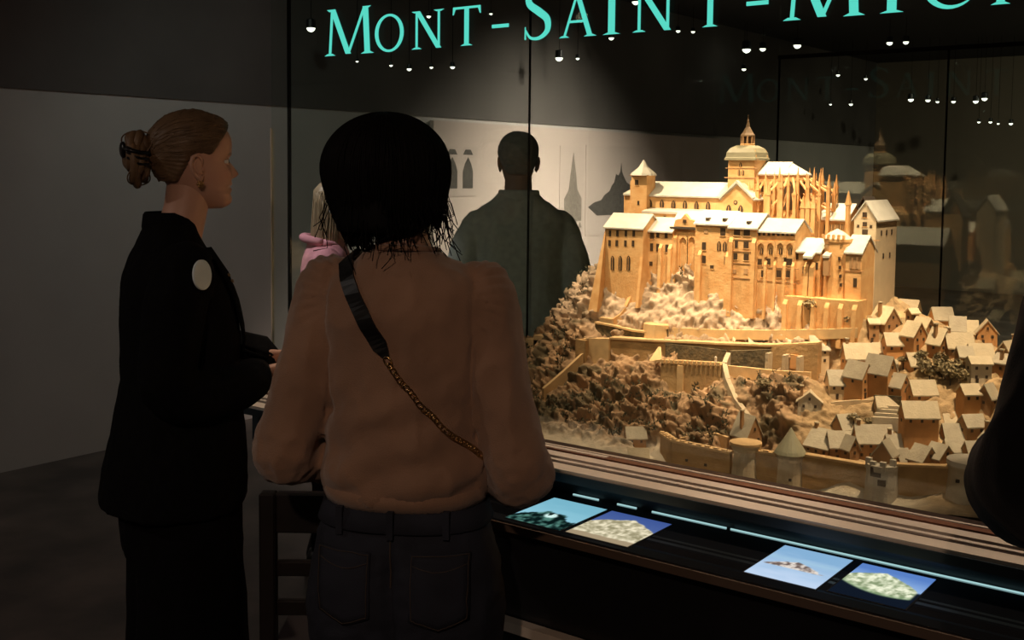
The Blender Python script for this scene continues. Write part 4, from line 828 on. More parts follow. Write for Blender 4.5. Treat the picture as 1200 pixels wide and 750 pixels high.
# octagonal corner turret with a crown and oriel
tu = mp(MB().lathe([(.040, 1.24), (.036, 1.30), (.034, 1.425), (.037, 1.43), (.037, 1.437)], (-1.031, 2.738, 0), 8, math.pi / 8), 'corner_turret', M_stone)
sub(tu, MB().lathe([(.037, 1.437), (.020, 1.452), (.001, 1.462)], (-1.036, 2.738, 0), 8, math.pi / 8), 'roof', M_slate)
for k in range(4): sub(tu, MB().box(-1.0185 + .002 * k, -1.0135 + .002 * k, 2.7015, 2.708, 1.385 - .022 * k, 1.393 - .022 * k), 'window', M_win)
sub(tu, MB().box(-1.052, -1.038, 2.690, 2.715, 1.345, 1.392), 'oriel', M_course); sub(tu, roof_mesh(-1.054, -1.036, 2.690, 2.715, 1.392, 1.402, 'shed', .002), 'oriel_roof', M_slate)
for k in range(5): sub(tu, MB().box(-1.062 + k * .013, -1.056 + k * .013, 2.702, 2.709, 1.437, 1.448), 'merlon', M_stone)
cw = CB['corner_wing'][0]
for s in (0, 1): sub(cw, MB().box(-.985 + s * .012, -.983 + s * .012, 2.706, 2.71, 1.366, 1.394), 'mullion', M_course)
# retaining wall under the corner turret, buttressed
rw = mp(MB().box(-1.145, -.955, 2.672, 2.74, 1.17, 1.288), 'retaining_wall', M_stone)
for x in (-1.14, -1.10, -1.065, -1.03, -.995, -.96): butt(rw, x, 2.672, 1.17, 1.28, .011, .016)
# rear wing (seen in the back pane)
rwg = mp(walls_mesh(-1.42, -1.06, 3.07, 3.17, 1.10, 1.37, 1.42, 'ridge'), 'rear_wing', M_stone); sub(rwg, roof_mesh(-1.42, -1.06, 3.07, 3.17, 1.37, 1.42, 'ridge'), 'roof', M_slate)

# ---- ramparts, bastions and ramps
def wall_run(name, pts, th, m, drop=.12, crenel=0.0, cap=None, **k):
    """pts: (x, y, ztop) along the run; one part, with cap and merlons as sub-parts"""
    mb = MB(); cp = MB(); me = MB()
    for (xa, ya, za), (xb, yb, zb) in zip(pts[:-1], pts[1:]):
        d = np.array([xb - xa, yb - ya]); L = np.linalg.norm(d); d /= L; n = np.array([-d[1], d[0]]) * th
        def quad(M, t0, t1, lo, hi, o0=0.0, o1=1.0):
            A = np.array([xa, ya]) + d * L * t0; B = np.array([xa, ya]) + d * L * t1; z0 = za + (zb - za) * t0; z1 = za + (zb - za) * t1
            v = [(*(A + n * o0), z0 + lo), (*(B + n * o0), z1 + lo), (*(B + n * o1), z1 + lo), (*(A + n * o1), z0 + lo), (*(A + n * o0), z0 + hi), (*(B + n * o0), z1 + hi), (*(B + n * o1), z1 + hi), (*(A + n * o1), z0 + hi)]
            M.add(v, [(3, 2, 1, 0), (4, 5, 6, 7), (0, 1, 5, 4), (1, 2, 6, 5), (2, 3, 7, 6), (3, 0, 4, 7)])
        quad(mb, 0, 1, -drop, 0)
        if cap: quad(cp, 0, 1, -.001, .004, -.25, 1.25)
        if crenel:
            nn = max(1, int(L / crenel))
            for i in range(nn): quad(me, i / nn, (i + .55) / nn, 0, .007, -.1, .6)
    o = mp(mb, name, m, **k)
    if cap: sub(o, cp, 'coping', cap)
    if crenel: sub(o, me, 'merlons', cap or m); o.children[-1]['kind'] = 'stuff'
    return o
M_coping = mat('lit_coping_stone', (0.66, 0.44, 0.22), 0.8, 0.2, 40)  # paler than the rampart: light on ledges and wall tops put into the colour
# lower town wall with its towers
w1 = wall_run('town_wall', [(-1.345, 2.40, .950), (-1.282, 2.345, .951), (-1.128, 2.345, .946)], .014, M_rampart, .12, .020, M_coping)
wall_run('town_wall', [(-1.07, 2.347, .960), (-1.0, 2.347, .962)], .014, M_rampart, .12, .020, M_coping)
wall_run('town_wall', [(-.964, 2.347, .971), (-.795, 2.338, .973)], .014, M_rampart, .12, 0, M_coping)
wall_run('town_wall', [(-.760, 2.337, .983), (-.628, 2.337, 1.000)], .014, M_rampart, .13, 0, M_coping)
wall_run('town_wall', [(-.56, 2.32, 1.003), (-.36, 2.33, 1.0), (-.15, 2.42, .98)], .014, M_rampart, .14, .02, M_coping)
wall_run('inner_wall', [(-1.275, 2.375, .955), (-1.20, 2.41, .972), (-1.165, 2.405, .968)], .008, M_coping, .06)
def loop(o, x, y, z, r=.003): sub(o, MB().box(x - r, x + r, y - .003, y + .004, z - r, z + r), 'gun_port', M_win)
for i, xx in enumerate((-1.24, -1.19)): loop(w1, xx, 2.345, .912 - .003 * i)
rt = mp(MB().lathe([(.036, .86), (.032, .90), (.0275, .945), (.0275, .957), (.034, .966), (.036, .975), (.033, .976), (.030, .966)], (-1.092, 2.352, 0), 20), 'round_tower', M_towerst, smooth=False)
sub(rt, MB().lathe([(.037, .974), (.037, .979), (.033, .9795)], (-1.092, 2.352, 0), 20), 'rim', M_coping)
ct = mp(MB().lathe([(.033, .86), (.029, .90), (.0265, .955), (.030, .962), (.030, .975)], (-.980, 2.345, 0), 20), 'round_tower', M_towerst)
sub(ct, MB().lathe([(.036, .972), (.033, .979), (.014, 1.008), (.001, 1.030)], (-.980, 2.345, 0), 18), 'conical_roof', mat('green_grey_roof', (0.40, 0.37, 0.25), 0.7, 0.15, 40))
loop(ct, -.968, 2.3205, .918)
pt = mp(MB().lathe([(.040, .87), (.036, .92), (.033, .965), (.034, .985), (.030, .986)], (-.770, 2.338, 0), 14), 'ruined_tower', M_whitest)
for a, b, c in ((-.795, 2.325, .012), (-.76, 2.312, .010), (-.745, 2.33, .014), (-.782, 2.314, .008)): sub(pt, MB().box(a - .006, a + .006, b - .005, b + .005, .975, .985 + c), 'broken_merlon', M_whitest)
sub(pt, MB().box(-.785, -.762, 2.3055, 2.311, .962, .982), 'breach', M_win); sub(pt, MB().box(-.768, -.752, 2.303, 2.31, .945, .958), 'breach', M_win)
hut = mp(walls_mesh(-.790, -.752, 2.335, 2.375, .95, 1.004, 1.03, 'gable'), 'gabled_hut', WALLC[2]); sub(hut, roof_mesh(-.790, -.752, 2.335, 2.375, 1.004, 1.03, 'gable', .005), 'roof', ROOFC[1])
big = mp(MB().lathe([(.054, .88), (.049, .94), (.045, 1.00), (.048, 1.008), (.048, 1.02), (.044, 1.021), (.042, 1.008)], (-.590, 2.345, 0), 22), 'round_tower', M_towerst)
sub(big, MB().lathe([(.0495, 1.012), (.0495, 1.022), (.045, 1.0225)], (-.590, 2.345, 0), 22), 'rim', M_whitest)
for a, zz in ((-1.9, .985), (-1.3, .975), (-1.35, .952), (-.9, .99)): sub(big, MB().box(-.590 + .0475 * math.cos(a) - .0035, -.590 + .0475 * math.cos(a) + .0035, 2.345 + .0475 * math.sin(a) - .004, 2.345 + .0475 * math.sin(a) + .004, zz - .003, zz + .003), 'gun_port', M_win)
# middle works: long terrace strip, buttressed wall, bastion, alcoves
lt = wall_run('terrace_wall', [(-1.715, 2.60, 1.129), (-1.62, 2.592, 1.139)], .03, M_coping, .11)
wall_run('terrace_wall', [(-1.62, 2.60, 1.139), (-1.50, 2.612, 1.143), (-1.27, 2.618, 1.156), (-1.155, 2.618, 1.164), (-1.03, 2.622, 1.182)], .022, M_rampart, .075, 0, M_coping)
sub(lt, MB().box(-1.722, -1.690, 2.580, 2.60, 1.05, 1.128), 'buttress', M_rampart)
wall_run('ramp_wall', [(-1.705, 2.585, 1.092), (-1.735, 2.535, 1.045), (-1.765, 2.48, 1.000)], .012, M_coping, .06)
wall_run('parapet', [(-1.70, 2.645, 1.170), (-1.64, 2.645, 1.166), (-1.57, 2.636, 1.160), (-1.52, 2.634, 1.160), (-1.465, 2.648, 1.176)], .012, M_mosswall, .04, 0, M_coping)
wall_run('parapet', [(-1.467, 2.655, 1.178), (-1.32, 2.652, 1.186), (-1.177, 2.652, 1.198), (-1.02, 2.655, 1.216), (-.95, 2.66, 1.225)], .012, M_coping, .025)
sub(mp(MB().box(-1.690, -1.648, 2.655, 2.675, 1.12, 1.182), 'gate_post', M_towerst), MB().box(-1.692, -1.646, 2.653, 2.677, 1.182, 1.186), 'coping', M_coping)
wall_run('stair_wall', [(-1.648, 2.66, 1.186), (-1.632, 2.672, 1.20), (-1.620, 2.684, 1.222), (-1.615, 2.70, 1.250)], .012, M_stone, .05)
mp(MB().lathe([(.048, 1.13), (.044, 1.184), (.040, 1.186)], (-1.506, 2.672, 0), 14), 'round_platform', M_coping)
bs = mp(MB().add([(-1.436, 2.553, 1.00), (-1.262, 2.553, 1.00), (-1.265, 2.61, 1.00), (-1.46, 2.61, 1.00), (-1.434, 2.556, 1.100), (-1.260, 2.556, 1.112), (-1.265, 2.61, 1.112), (-1.456, 2.61, 1.100)], [(3, 2, 1, 0), (4, 5, 6, 7), (0, 1, 5, 4), (1, 2, 6, 5), (2, 3, 7, 6), (3, 0, 4, 7)]), 'bastion', M_rampart)
cr = MB()
for i in range(13):
    xx = -1.432 + i * .0133; cr.box(xx, xx + .008, 2.551, 2.559, 1.098 + i * .0009, 1.107 + i * .0009)
sub(bs, cr, 'merlons', M_coping); bs.children[-1]['kind'] = 'stuff'
sub(bs, MB().add([(-1.470, 2.555, 1.10), (-1.462, 2.55, 1.10), (-1.432, 2.553, 1.10), (-1.44, 2.56, 1.10), (-1.468, 2.60, 1.132), (-1.46, 2.60, 1.132), (-1.430, 2.553, 1.108), (-1.437, 2.556, 1.108)], [(3, 2, 1, 0), (4, 5, 6, 7), (0, 1, 5, 4), (1, 2, 6, 5), (2, 3, 7, 6), (3, 0, 4, 7)]), 'side_parapet', M_coping)
sub(bs, MB().box(-1.382, -1.365, 2.548, 2.556, 1.01, 1.098), 'buttress', M_coping)
sub(bs, MB().box(-1.45, -1.272, 2.606, 2.612, 1.10, 1.142), 'dark_rear_wall', M_mosswall)
sub(bs, MB().lathe([(.004, 1.112), (.003, 1.122), (.0035, 1.126), (.001, 1.13)], (-1.285, 2.575, 0), 6), 'white_sentry', M_whitest)
wall_run('dark_wall', [(-1.262, 2.603, 1.142), (-1.151, 2.603, 1.157)], .012, M_mosswall, .06)
al = wall_run('alcove_wall', [(-1.150, 2.612, 1.166), (-1.03, 2.615, 1.182)], .012, M_rampart, .09)
for x in (-1.15, -1.105, -1.068): sub(al, MB().box(x - .004, x + .004, 2.585, 2.615, 1.09, 1.150), 'pier', M_towerst)
sub(al, MB().box(-1.098, -1.076, 2.608, 2.613, 1.115, 1.15), 'red_brick_panel', WALLC[1])
wall_run('ledge_wall', [(-1.27, 2.575, 1.108), (-1.20, 2.575, 1.110), (-1.12, 2.57, 1.112), (-1.03, 2.57, 1.118)], .010, M_coping, .03)
wall_run('stair_wall', [(-1.268, 2.60, 1.138), (-1.262, 2.565, 1.118), (-1.235, 2.53, 1.085), (-1.19, 2.49, 1.045), (-1.13, 2.45, 1.010)], .012, M_towerst, .05)
wall_run('garden_wall', [(-1.035, 2.515, 1.060), (-.965, 2.52, 1.060), (-.915, 2.535, 1.070), (-.86, 2.545, 1.078), (-.77, 2.54, 1.082)], .010, WALLC[0], .04)
wall_run('garden_wall', [(-.86, 2.535, 1.090), (-.80, 2.54, 1.094)], .008, M_mosswall, .03)
for k in range(4): wall_run('garden_step', [(-.845, 2.485 + k * .012, 1.050 + k * .007), (-.785, 2.49 + k * .012, 1.054 + k * .007)], .006, WALLC[3], .03)
for x0, x1, z in ((-2.01, -1.975, 1.078), (-1.985, -1.94, 1.090), (-1.955, -1.905, 1.104)): mp(MB().box(x0, x1, 2.70, 2.75, 1.0, z), 'outwork_step', M_coping)
mp(MB().box(-2.02, -1.93, 2.64, 2.66, .97, 1.038), 'outwork_wall', M_whitest)
sub(mp(MB().box(-1.0, -.985, 2.735, 2.76, 1.20, 1.262), 'lookout_post', WALLC[0]), MB().box(-.998, -.990, 2.731, 2.735, 1.245, 1.258), 'red_shutter', mat('red_paint', (0.55, 0.03, 0.02), 0.5))

# ---- village houses
me_win = MB().box(-.5, .5, -.5, .5, -.5, .5).mesh('window', M_win)
def house(x, y, z, w_, d_, hw, hr, rot, ridge, wc, rc, chim):
    # built about the middle of its front wall, then turned
    x0, x1, y0, y1 = -w_ / 2, w_ / 2, 0.0, d_
    kind = 'ridge' if ridge == 'x' else 'gable'
    o = walls_mesh(x0, x1, y0, y1, -.05, hw, hw + hr, kind).build('house', WALLC[wc], model)
    o.location = (x + MO[0], y + MO[1], z + MO[2]); o.rotation_euler = (0, 0, math.radians(rot))
    roof_mesh(x0, x1, y0, y1, hw, hw + hr, kind, .0045, .003).build('roof', ROOFC[rc], o)
    def win(xc, zc, ww=.0055, wh=.007):
        q = link('window', me_win, o); q.location = (xc, 0, zc); q.scale = (ww, .003, wh)
    n = max(1, int(w_ / .019))
    for lv in range(1 if hw < .04 else 2):
        zc = hw - .010 - lv * .020
        if hw > .014:
            for i in range(n): win(x0 + w_ * (i + .5) / n, zc)
    if kind == 'gable' and hr > .02: win(0, hw + hr * .35, .005, .007)
    for s in (-1, 1):      # one window on each side wall
        if hw > .02:
            q = link('window', me_win, o); q.location = (s * w_ / 2, d_ * .5, hw - .012); q.scale = (.003, .0055, .007)
    if hw > .03:
        q = link('door', me_win, o); q.location = (x0 + w_ * .3, 0, .006); q.scale = (.006, .003, .014)
    if chim:
        MB().box(x0 + .004, x0 + .011, d_ * .45, d_ * .45 + .007, hw + hr * .3, hw + hr + .012).build('chimney', WALLC[2], o)
        MB().box(x0 + .003, x0 + .012, d_ * .45 - .001, d_ * .45 + .008, hw + hr + .012, hw + hr + .015).build('chimney_cap', ROOFC[0], o)
    return o
for hrow in HOUSES: house(*hrow)
# a few more behind the crest, seen in the back pane
for i, (x, y) in enumerate([(-.95, 3.08), (-.86, 3.02), (-.78, 2.98), (-.70, 3.05), (-.62, 2.96), (-.9, 3.16), (-.8, 3.14), (-.54, 3.0), (-.5, 2.86), (-.46, 2.72), (-.42, 2.58), (-.52, 2.62), (-.55, 2.5)]):
    house(x, y, gz(x, y), .05, .04, .03, .026, 180 + (i * 37) % 50 if y > 2.9 else 30, 'x', i % 4, i % 3, 0)
_pl = [(h[0], h[1]) for h in HOUSES]; _rg = np.random.default_rng(21)
for _ in range(900):
    x, y = _rg.uniform(-1.0, -.40), _rg.uniform(2.40, 2.80)
    if x > -.62 and min(math.hypot(x - a, (y - b)) for a, b in _pl) > .044 and len(_pl) < 80 or (x <= -.62 and min(math.hypot(x - a, y - b) for a, b in _pl) > .062 and len(_pl) < 80):
        _pl.append((x, y)); house(x, y, gz(x, y) - .004, _rg.uniform(.034, .055), _rg.uniform(.03, .04), _rg.uniform(.016, .034), _rg.uniform(.016, .028), int(_rg.choice([20, 37, 45, 65, 75])), str(_rg.choice(['x', 'x', 'y'])), int(_rg.integers(0, 4)), int(_rg.integers(0, 3)), int(_rg.integers(0, 2)))
for px, (x, y, z) in enumerate([(-.7635, 2.75, 1.215), (-.905, 2.58, 1.115), (-.842, 2.56, 1.10)]):
    mp(MB().box(x - .006, x + .006, y - .006, y + .006, z - .03, z + .022), 'chimney_stack', WALLC[2 if px else 0])

# ---- trees and moss
def crown_mesh(r, n, seed, leaf):
    rg = np.random.default_rng(seed); mb = MB()
    for _ in range(n):
        d = rg.normal(size=3); d /= np.linalg.norm(d); c = d * r * rg.uniform(.45, 1.0) * np.array([1, 1, .8]); a = rg.normal(size=3); a /= np.linalg.norm(a); b = np.cross(a, d); b /= np.linalg.norm(b) + 1e-9
        l = leaf * rg.uniform(.6, 1.4)
        mb.add([c - a * l, c + b * l * .8, c + a * l, c - b * l * .5 + d * l * .5], [(0, 1, 2), (0, 2, 3)])
    return mb
M_tree = mat('dusty_tree_leaf', (0.34, 0.27, 0.15), 0.9, 0.5, 90)
cm = [crown_mesh(.018, 170, s, .0042).mesh('crown', M_tree) for s in (1, 2, 3)]
trk = MB().tube([(0, 0, -.02), (0, 0, .014)], .0016, 5, False).mesh('trunk', M_darkroof)
TREES = [(-.775, 2.625), (-.755, 2.60), (-.735, 2.625), (-.72, 2.595), (-.70, 2.615), (-.685, 2.59), (-.705, 2.585), (-.745, 2.645), (-1.0, 2.69), (-.985, 2.685), (-1.075, 2.672), (-1.12, 2.50), (-.79, 2.655), (-.81, 2.65), (-.83, 2.645), (-.89, 2.49), (-.87, 2.47), (-.855, 2.49)]
for i, (x, y) in enumerate(TREES):
    t = link('tree', trk, model); t.location = (x + MO[0], y + MO[1], gz(x, y) + .004 + MO[2])
    c = link('crown', cm[i % 3], t); c.location = (0, 0, .022); c.scale = (1, 1, .9) if i < 12 else (.8, .8, .5); c.rotation_euler = (0, 0, i)
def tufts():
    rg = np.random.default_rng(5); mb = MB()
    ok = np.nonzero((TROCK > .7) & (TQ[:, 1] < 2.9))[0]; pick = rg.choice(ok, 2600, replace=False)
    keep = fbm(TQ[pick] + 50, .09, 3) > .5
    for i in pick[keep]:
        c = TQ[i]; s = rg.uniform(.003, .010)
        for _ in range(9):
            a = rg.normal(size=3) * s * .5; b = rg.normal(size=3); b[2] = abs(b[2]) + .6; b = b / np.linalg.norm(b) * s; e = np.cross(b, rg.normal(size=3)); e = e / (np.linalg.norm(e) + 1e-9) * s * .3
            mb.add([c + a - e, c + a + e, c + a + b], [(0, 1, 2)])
    o = mp(mb, 'moss_and_shade', M_moss); o['kind'] = 'stuff'  # moss tufts, thickened to help darken the crevices
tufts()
# ------------------------------------------------------------------ people
M_skin = mat('skin', (0.56, 0.33, 0.23), 0.5, attr=True)
M_eye = mat('eye_white', (0.75, 0.72, 0.68), 0.2)
M_iris = mat('blue_grey_iris', (0.08, 0.11, 0.13), 0.15)
M_blackcloth = mat('black_wool_cloth', (0.006, 0.006, 0.0065), 0.95, 0.3, 60, bump=0.1, bscale=300, spec=0.1)
M_trouser = mat('black_trouser_cloth', (0.005, 0.005, 0.0055), 0.95, 0.2, 60, spec=0.1)
M_shoe = mat('black_shoe', (0.01, 0.01, 0.01), 0.4)

def remeshed(mb, voxel, smooth=4, name='tmp', fac=0.5):
    me = mb.mesh(name); o = bpy.data.objects.new(name, me); COL.objects.link(o)
    r = o.modifiers.new('r', 'REMESH'); r.mode = 'VOXEL'; r.voxel_size = voxel
    if smooth:
        s = o.modifiers.new('s', 'SMOOTH'); s.iterations = smooth; s.factor = fac
    dg = bpy.context.evaluated_depsgraph_get(); dg.update()
    out = bpy.data.meshes.new_from_object(o.evaluated_get(dg))
    bpy.data.objects.remove(o); bpy.data.meshes.remove(me)
    out.shade_smooth()
    return out
def coords(me):
    a = np.empty(len(me.vertices) * 3, np.float32); me.vertices.foreach_get('co', a); return a.reshape(-1, 3).astype(float)
def set_coords(me, c): me.vertices.foreach_set('co', np.asarray(c, np.float32).ravel()); me.update()
def normals(me):
    a = np.empty(len(me.vertices) * 3, np.float32); me.vertex_normals.foreach_get('vector', a); return a.reshape(-1, 3).astype(float)
def ring(cx, cy, z, rx, ry, n=32, e=2.3, tilt=0.0):
    out = []
    for k in range(n):
        a = 2 * math.pi * k / n; c, s = math.cos(a), math.sin(a)
        x = abs(c) ** (2 / e) * (1 if c >= 0 else -1) * rx; y = abs(s) ** (2 / e) * (1 if s >= 0 else -1) * ry
        out.append((cx + x, cy + y, z + tilt * y))
    return out
def interp_rings(rows, dz=0.02, **k):
    """rows (z, cx, cy, rx, ry) ascending -> evenly spaced rings"""
    R = np.array(sorted(rows)); zs = np.linspace(R[0, 0], R[-1, 0], max(2, int((R[-1, 0] - R[0, 0]) / dz) + 1))
    cols = [np.interp(zs, R[:, 0], R[:, i]) for i in range(1, 5)]
    return [ring(cols[0][i], cols[1][i], zs[i], cols[2][i], cols[3][i], **k) for i in range(len(zs))]

# ---- head: rings from a profile. origin at the chin level under the ear axis, y forward
HZ = [0, .006, .014, .024, .034, .043, .050, .057, .066, .076, .088, .100, .112, .124, .136, .150, .164, .178, .190, .200, .208, .215, .219, .2215]
HF = [.064, .080, .0875, .0885, .0845, .0895, .0865, .0905, .0865, .0855, .0850, .0835, .0810, .0885, .0915, .0930, .0915, .0860, .0760, .0640, .0500, .0350, .0200, .006]
HB = [.030, .010, -.005, -.022, -.035, -.045, -.052, -.058, -.064, -.071, -.079, -.086, -.091, -.095, -.0965, -.0960, -.0930, -.0860, -.0755, -.0630, -.0500, -.0350, -.0220, -.010]
HW = [.016, .030, .038, .045, .0505, .0545, .0570, .0590, .0615, .0640, .0660, .0675, .0685, .0700, .0715, .0720, .0710, .0675, .0610, .0530, .0430, .0310, .0200, .007]
NZ = [.060, .068, .073, .079, .085, .095, .105, .114, .122]
NP = [.0, .004, .017, .0235, .0215, .015, .0095, .0045, .0]
NS = [.012, .0135, .0130, .0105, .0085, .0075, .007, .007, .008]
def head_point(z, a, fem=1.0):
    f = np.interp(z, HZ, HF); b = np.interp(z, HZ, HB); wd = np.interp(z, HZ, HW)
    cy = (f + b) / 2 + .012; ca, sa = math.cos(a), math.sin(a)
    if sa >= 0:
        e = 2.35; y = cy + abs(sa) ** (2 / e) * (f - cy); x = abs(ca) ** (2 / 2.2) * math.copysign(wd, ca)
    else:
        e = 2.1; y = cy - abs(sa) ** (2 / e) * (cy - b); x = abs(ca) ** (2 / 2.1) * math.copysign(wd, ca)
    if sa > 0:
        s = np.interp(z, NZ, NS); y += np.interp(z, NZ, NP, left=0, right=0) * math.exp(-(x / s) ** 2 / 1.6)
        for ex in (-.031, .031):     # eye sockets, cheeks
            y -= .0085 * math.exp(-((x - ex) / .014) ** 2 - ((z - .111) / .0085) ** 2)
            y += .004 * math.exp(-((x - ex * 1.15) / .018) ** 2 - ((z - .080) / .016) ** 2)
        y += .0025 * math.exp(-(x / .030) ** 4 - ((z - .127) / .006) ** 2)
        lipw = math.exp(-(x / .024) ** 4)
        y -= .004 * (1 - lipw) * math.exp(-((z - .050) / .010) ** 2) * (1 if abs(x) < .04 else 0)
        y -= .0035 * math.exp(-((z - .0505) / .0018) ** 2) * lipw
    return x, y, z
HN, HM = 88, 92
def head_mesh():
    zs = np.concatenate([np.linspace(0, .03, 12, endpoint=False), np.linspace(.03, .13, 52, endpoint=False), np.linspace(.13, .2215, 28)])
    return [[head_point(z, 2 * math.pi * k / HN) for k in range(HN)] for z in zs]
def ear_pieces(mb, s):
    x = .069 * s
    rim = catmull([(x, .006, .078), (x + .004 * s, .000, .072), (x + .009 * s, -.012, .080), (x + .013 * s, -.020, .100), (x + .013 * s, -.018, .118), (x + .009 * s, -.006, .126), (x + .004 * s, .004, .118), (x + .001 * s, .006, .106)], 4)
    mb.tube(rim, .0042, 8); mb.ell((x + .003 * s, -.006, .098), (.006, .013, .025)); mb.ell((x + .004 * s, -.001, .073), (.005, .007, .008))
    mb.tube(catmull([(x + .004 * s, .003, .084), (x + .008 * s, -.008, .088), (x + .010 * s, -.013, .102), (x + .008 * s, -.010, .114)], 4), .0034, 6)
    mb.ell((x + .005 * s, .007, .094), (.004, .004, .006))
def head_colors(v, skin, lip, brow, blush):
    x, y, z = v[:, 0], v[:, 1], v[:, 2]; c = np.tile(np.array(skin), (len(v), 1)).astype(float)
    fr = (y > .06)
    def blend(col, wt): nonlocal c; c = c * (1 - wt[:, None]) + np.array(col) * wt[:, None]
    blend(blush, .45 * np.exp(-((np.abs(x) - .044) / .018) ** 2 - ((z - .078) / .020) ** 2) * (y > 0.02))
    blend(blush, .5 * np.exp(-(x / .014) ** 2 - ((z - .080) / .010) ** 2) * fr)
    blend(lip, .85 * np.exp(-((np.abs(x)) / .022) ** 6 - ((z - .0505) / .0095) ** 4) * (y > .068))
    zb = .1285 - ((np.abs(x) - .030) / .022) ** 2 * .004
    blend(brow, .85 * np.exp(-((np.abs(x) - .030) / .017) ** 6 - ((z - zb) / .0032) ** 2) * (y > .045))
    blend((.05, .03, .025), .8 * np.exp(-((np.abs(x) - .031) / .0135) ** 6 - ((z - .1145) / .0016) ** 2) * (y > .05))
    blend((.12, .05, .04), .7 * np.exp(-((np.abs(x) - .007) / .004) ** 2 - ((z - .0705) / .0025) ** 2) * fr)
    return c
def hand_tubes(mb, wrist, fwd, palm_n, side, curl=0.5, s=1.0):
    """palm and five fingers; fwd along the hand, palm_n out of the palm, side +1/-1 puts the thumb"""
    f = np.array(fwd, float); f /= np.linalg.norm(f); n = np.array(palm_n, float); n -= f * n.dot(f); n /= np.linalg.norm(n); t = np.cross(f, n) * side
    W = np.array(wrist, float)
    rows = []
    for q, wd, th in ((0, .024, .018), (.03, .032, .016), (.06, .040, .0145), (.085, .041, .0125), (.094, .036, .010)):
        c = W + f * q * s; rows.append([c + t * math.cos(2 * math.pi * k / 16) * wd * s + n * math.sin(2 * math.pi * k / 16) * th * s for k in range(16)])
    mb.loft(rows)
    for off, L, r in ((.030, .072, .0085), (.0105, .082, .009), (-.010, .076, .0085), (-.029, .060, .0075)):
        p = W + f * .082 * s + t * off * s; d = f.copy(); pts = [W + f * .05 * s + t * off * .8 * s, p]
        for seg, fr_ in enumerate((.42, .32, .26)):
            a = curl * (.9, 1.1, .8)[seg]; d = d * math.cos(a) + n * math.sin(a); d /= np.linalg.norm(d)
            d_ = d + t * off * .8; p = p + d_ / np.linalg.norm(d_) * L * fr_ * s; pts.append(p)
        P = catmull(pts, 4); mb.tube(P, np.linspace(r, r * .72, len(P)) * s, 10)
    base = W + f * .022 * s + t * .022 * s
    pts = [base, base + (t * .024 + f * .020 + n * .008) * s, base + (t * .034 + f * .046 + n * .020 * (1 + curl)) * s, base + (t * .032 + f * .066 + n * .030 * (1 + curl)) * s]
    P = catmull(pts, 4); mb.tube(P, np.linspace(.0125, .008, len(P)) * s, 10)
def wrinkle(me, amt, scale, seed, stretch=(1, 1, 1), mask=None, fine=0.0):
    v = coords(me); n = normals(me); p = v * np.array(stretch) + seed
    d = (1 - np.abs(2 * fbm(p, scale, 3) - 1)) ** 2 - .5
    dd = amt * d + fine * (fbm(p, scale * .25, 2) - .5)
    if mask is not None: dd = dd * mask(v)
    set_coords(me, v + n * dd[:, None])
def transform(mb_arrays, M):
    v, f = mb_arrays; v4 = np.concatenate([v, np.ones((len(v), 1))], 1) @ np.array(M).T
    return v4[:, :3], f
def head_matrix(pos, yaw=0.0, pitch=0.0, roll=0.0, s=1.0):
    return Matrix.Translation(pos) @ Matrix.Rotation(yaw, 4, 'Z') @ Matrix.Rotation(roll, 4, 'Y') @ Matrix.Rotation(pitch, 4, 'X') @ Matrix.Scale(s, 4)
def make_body(root, torso, arms, legs, hands, neck, HMx, skin, lip=(.42, .16, .13), brow=(.10, .06, .035), blush=(.62, .26, .19), voxel=.007, eyes=True, feet=((-.09, .04), (.09, .04))):
    """one continuous figure under the clothes: trunk, neck, arms, hands, legs and head"""
    mb = MB(); mb.loft(interp_rings(torso, .03))
    mb.tube(catmull(neck[0], 5), np.interp(np.linspace(0, 1, len(neck[0]) * 5 - 4), np.linspace(0, 1, len(neck[1])), neck[1]), 20)
    for pts, rad in arms + legs:
        P = catmull(pts, 5); mb.tube(P, np.interp(np.linspace(0, 1, len(P)), np.linspace(0, 1, len(rad)), rad), 14)
    for fx, fy in feet: mb.loft([ring(fx, fy + yy, zz, rx, ry, 16) for yy, zz, rx, ry in ((0, .025, .036, .10), (0, .04, .036, .10), (-.02, .06, .034, .075), (-.05, .09, .032, .045), (-.055, .12, .034, .04))])
    for h in hands: hand_tubes(mb, *h)
    me = remeshed(mb, voxel, 3)
    v1 = coords(me); F1 = [tuple(p.vertices) for p in me.polygons]; bpy.data.meshes.remove(me)
    hb = MB().loft(head_mesh())
    for s in (-1, 1): ear_pieces(hb, s)
    if eyes:
        for s in (-1, 1):     # lids
            hb.ell((.031 * s, .0655, .1175), (.0155, .0135, .0058)); hb.ell((.031 * s, .0660, .1035), (.0150, .0125, .0048))
    hv, hf = hb.arrays(); hc = head_colors(hv, skin, lip, brow, blush)
    hv2, _ = transform((hv, hf), HMx)
    allv = np.concatenate([v1, hv2]); allf = F1 + [tuple(i + len(v1) for i in q) for q in hf]
    m2 = bpy.data.meshes.new('body'); m2.from_pydata(allv.tolist(), [], allf); m2.materials.append(M_skin); m2.shade_smooth()
    color_attr(m2, np.concatenate([np.tile(np.array(skin), (len(v1), 1)), hc]))
    o = link('body', m2, root)
    if eyes:
        for s in (-1, 1):
            e = MB().ell((0, 0, 0), (.0118, .0118, .0118), 16, 10).build('eye', M_eye, root, True); e.matrix_local = HMx @ Matrix.Translation((.031 * s, .0665, .1105))
            ir = MB().lathe([(.0056, 0), (.0056, .0012), (.003, .0016)], (0, 0, .0107), 14).build('iris', M_iris, e, True); ir.rotation_euler = (-math.pi / 2, 0, 0)
    return o
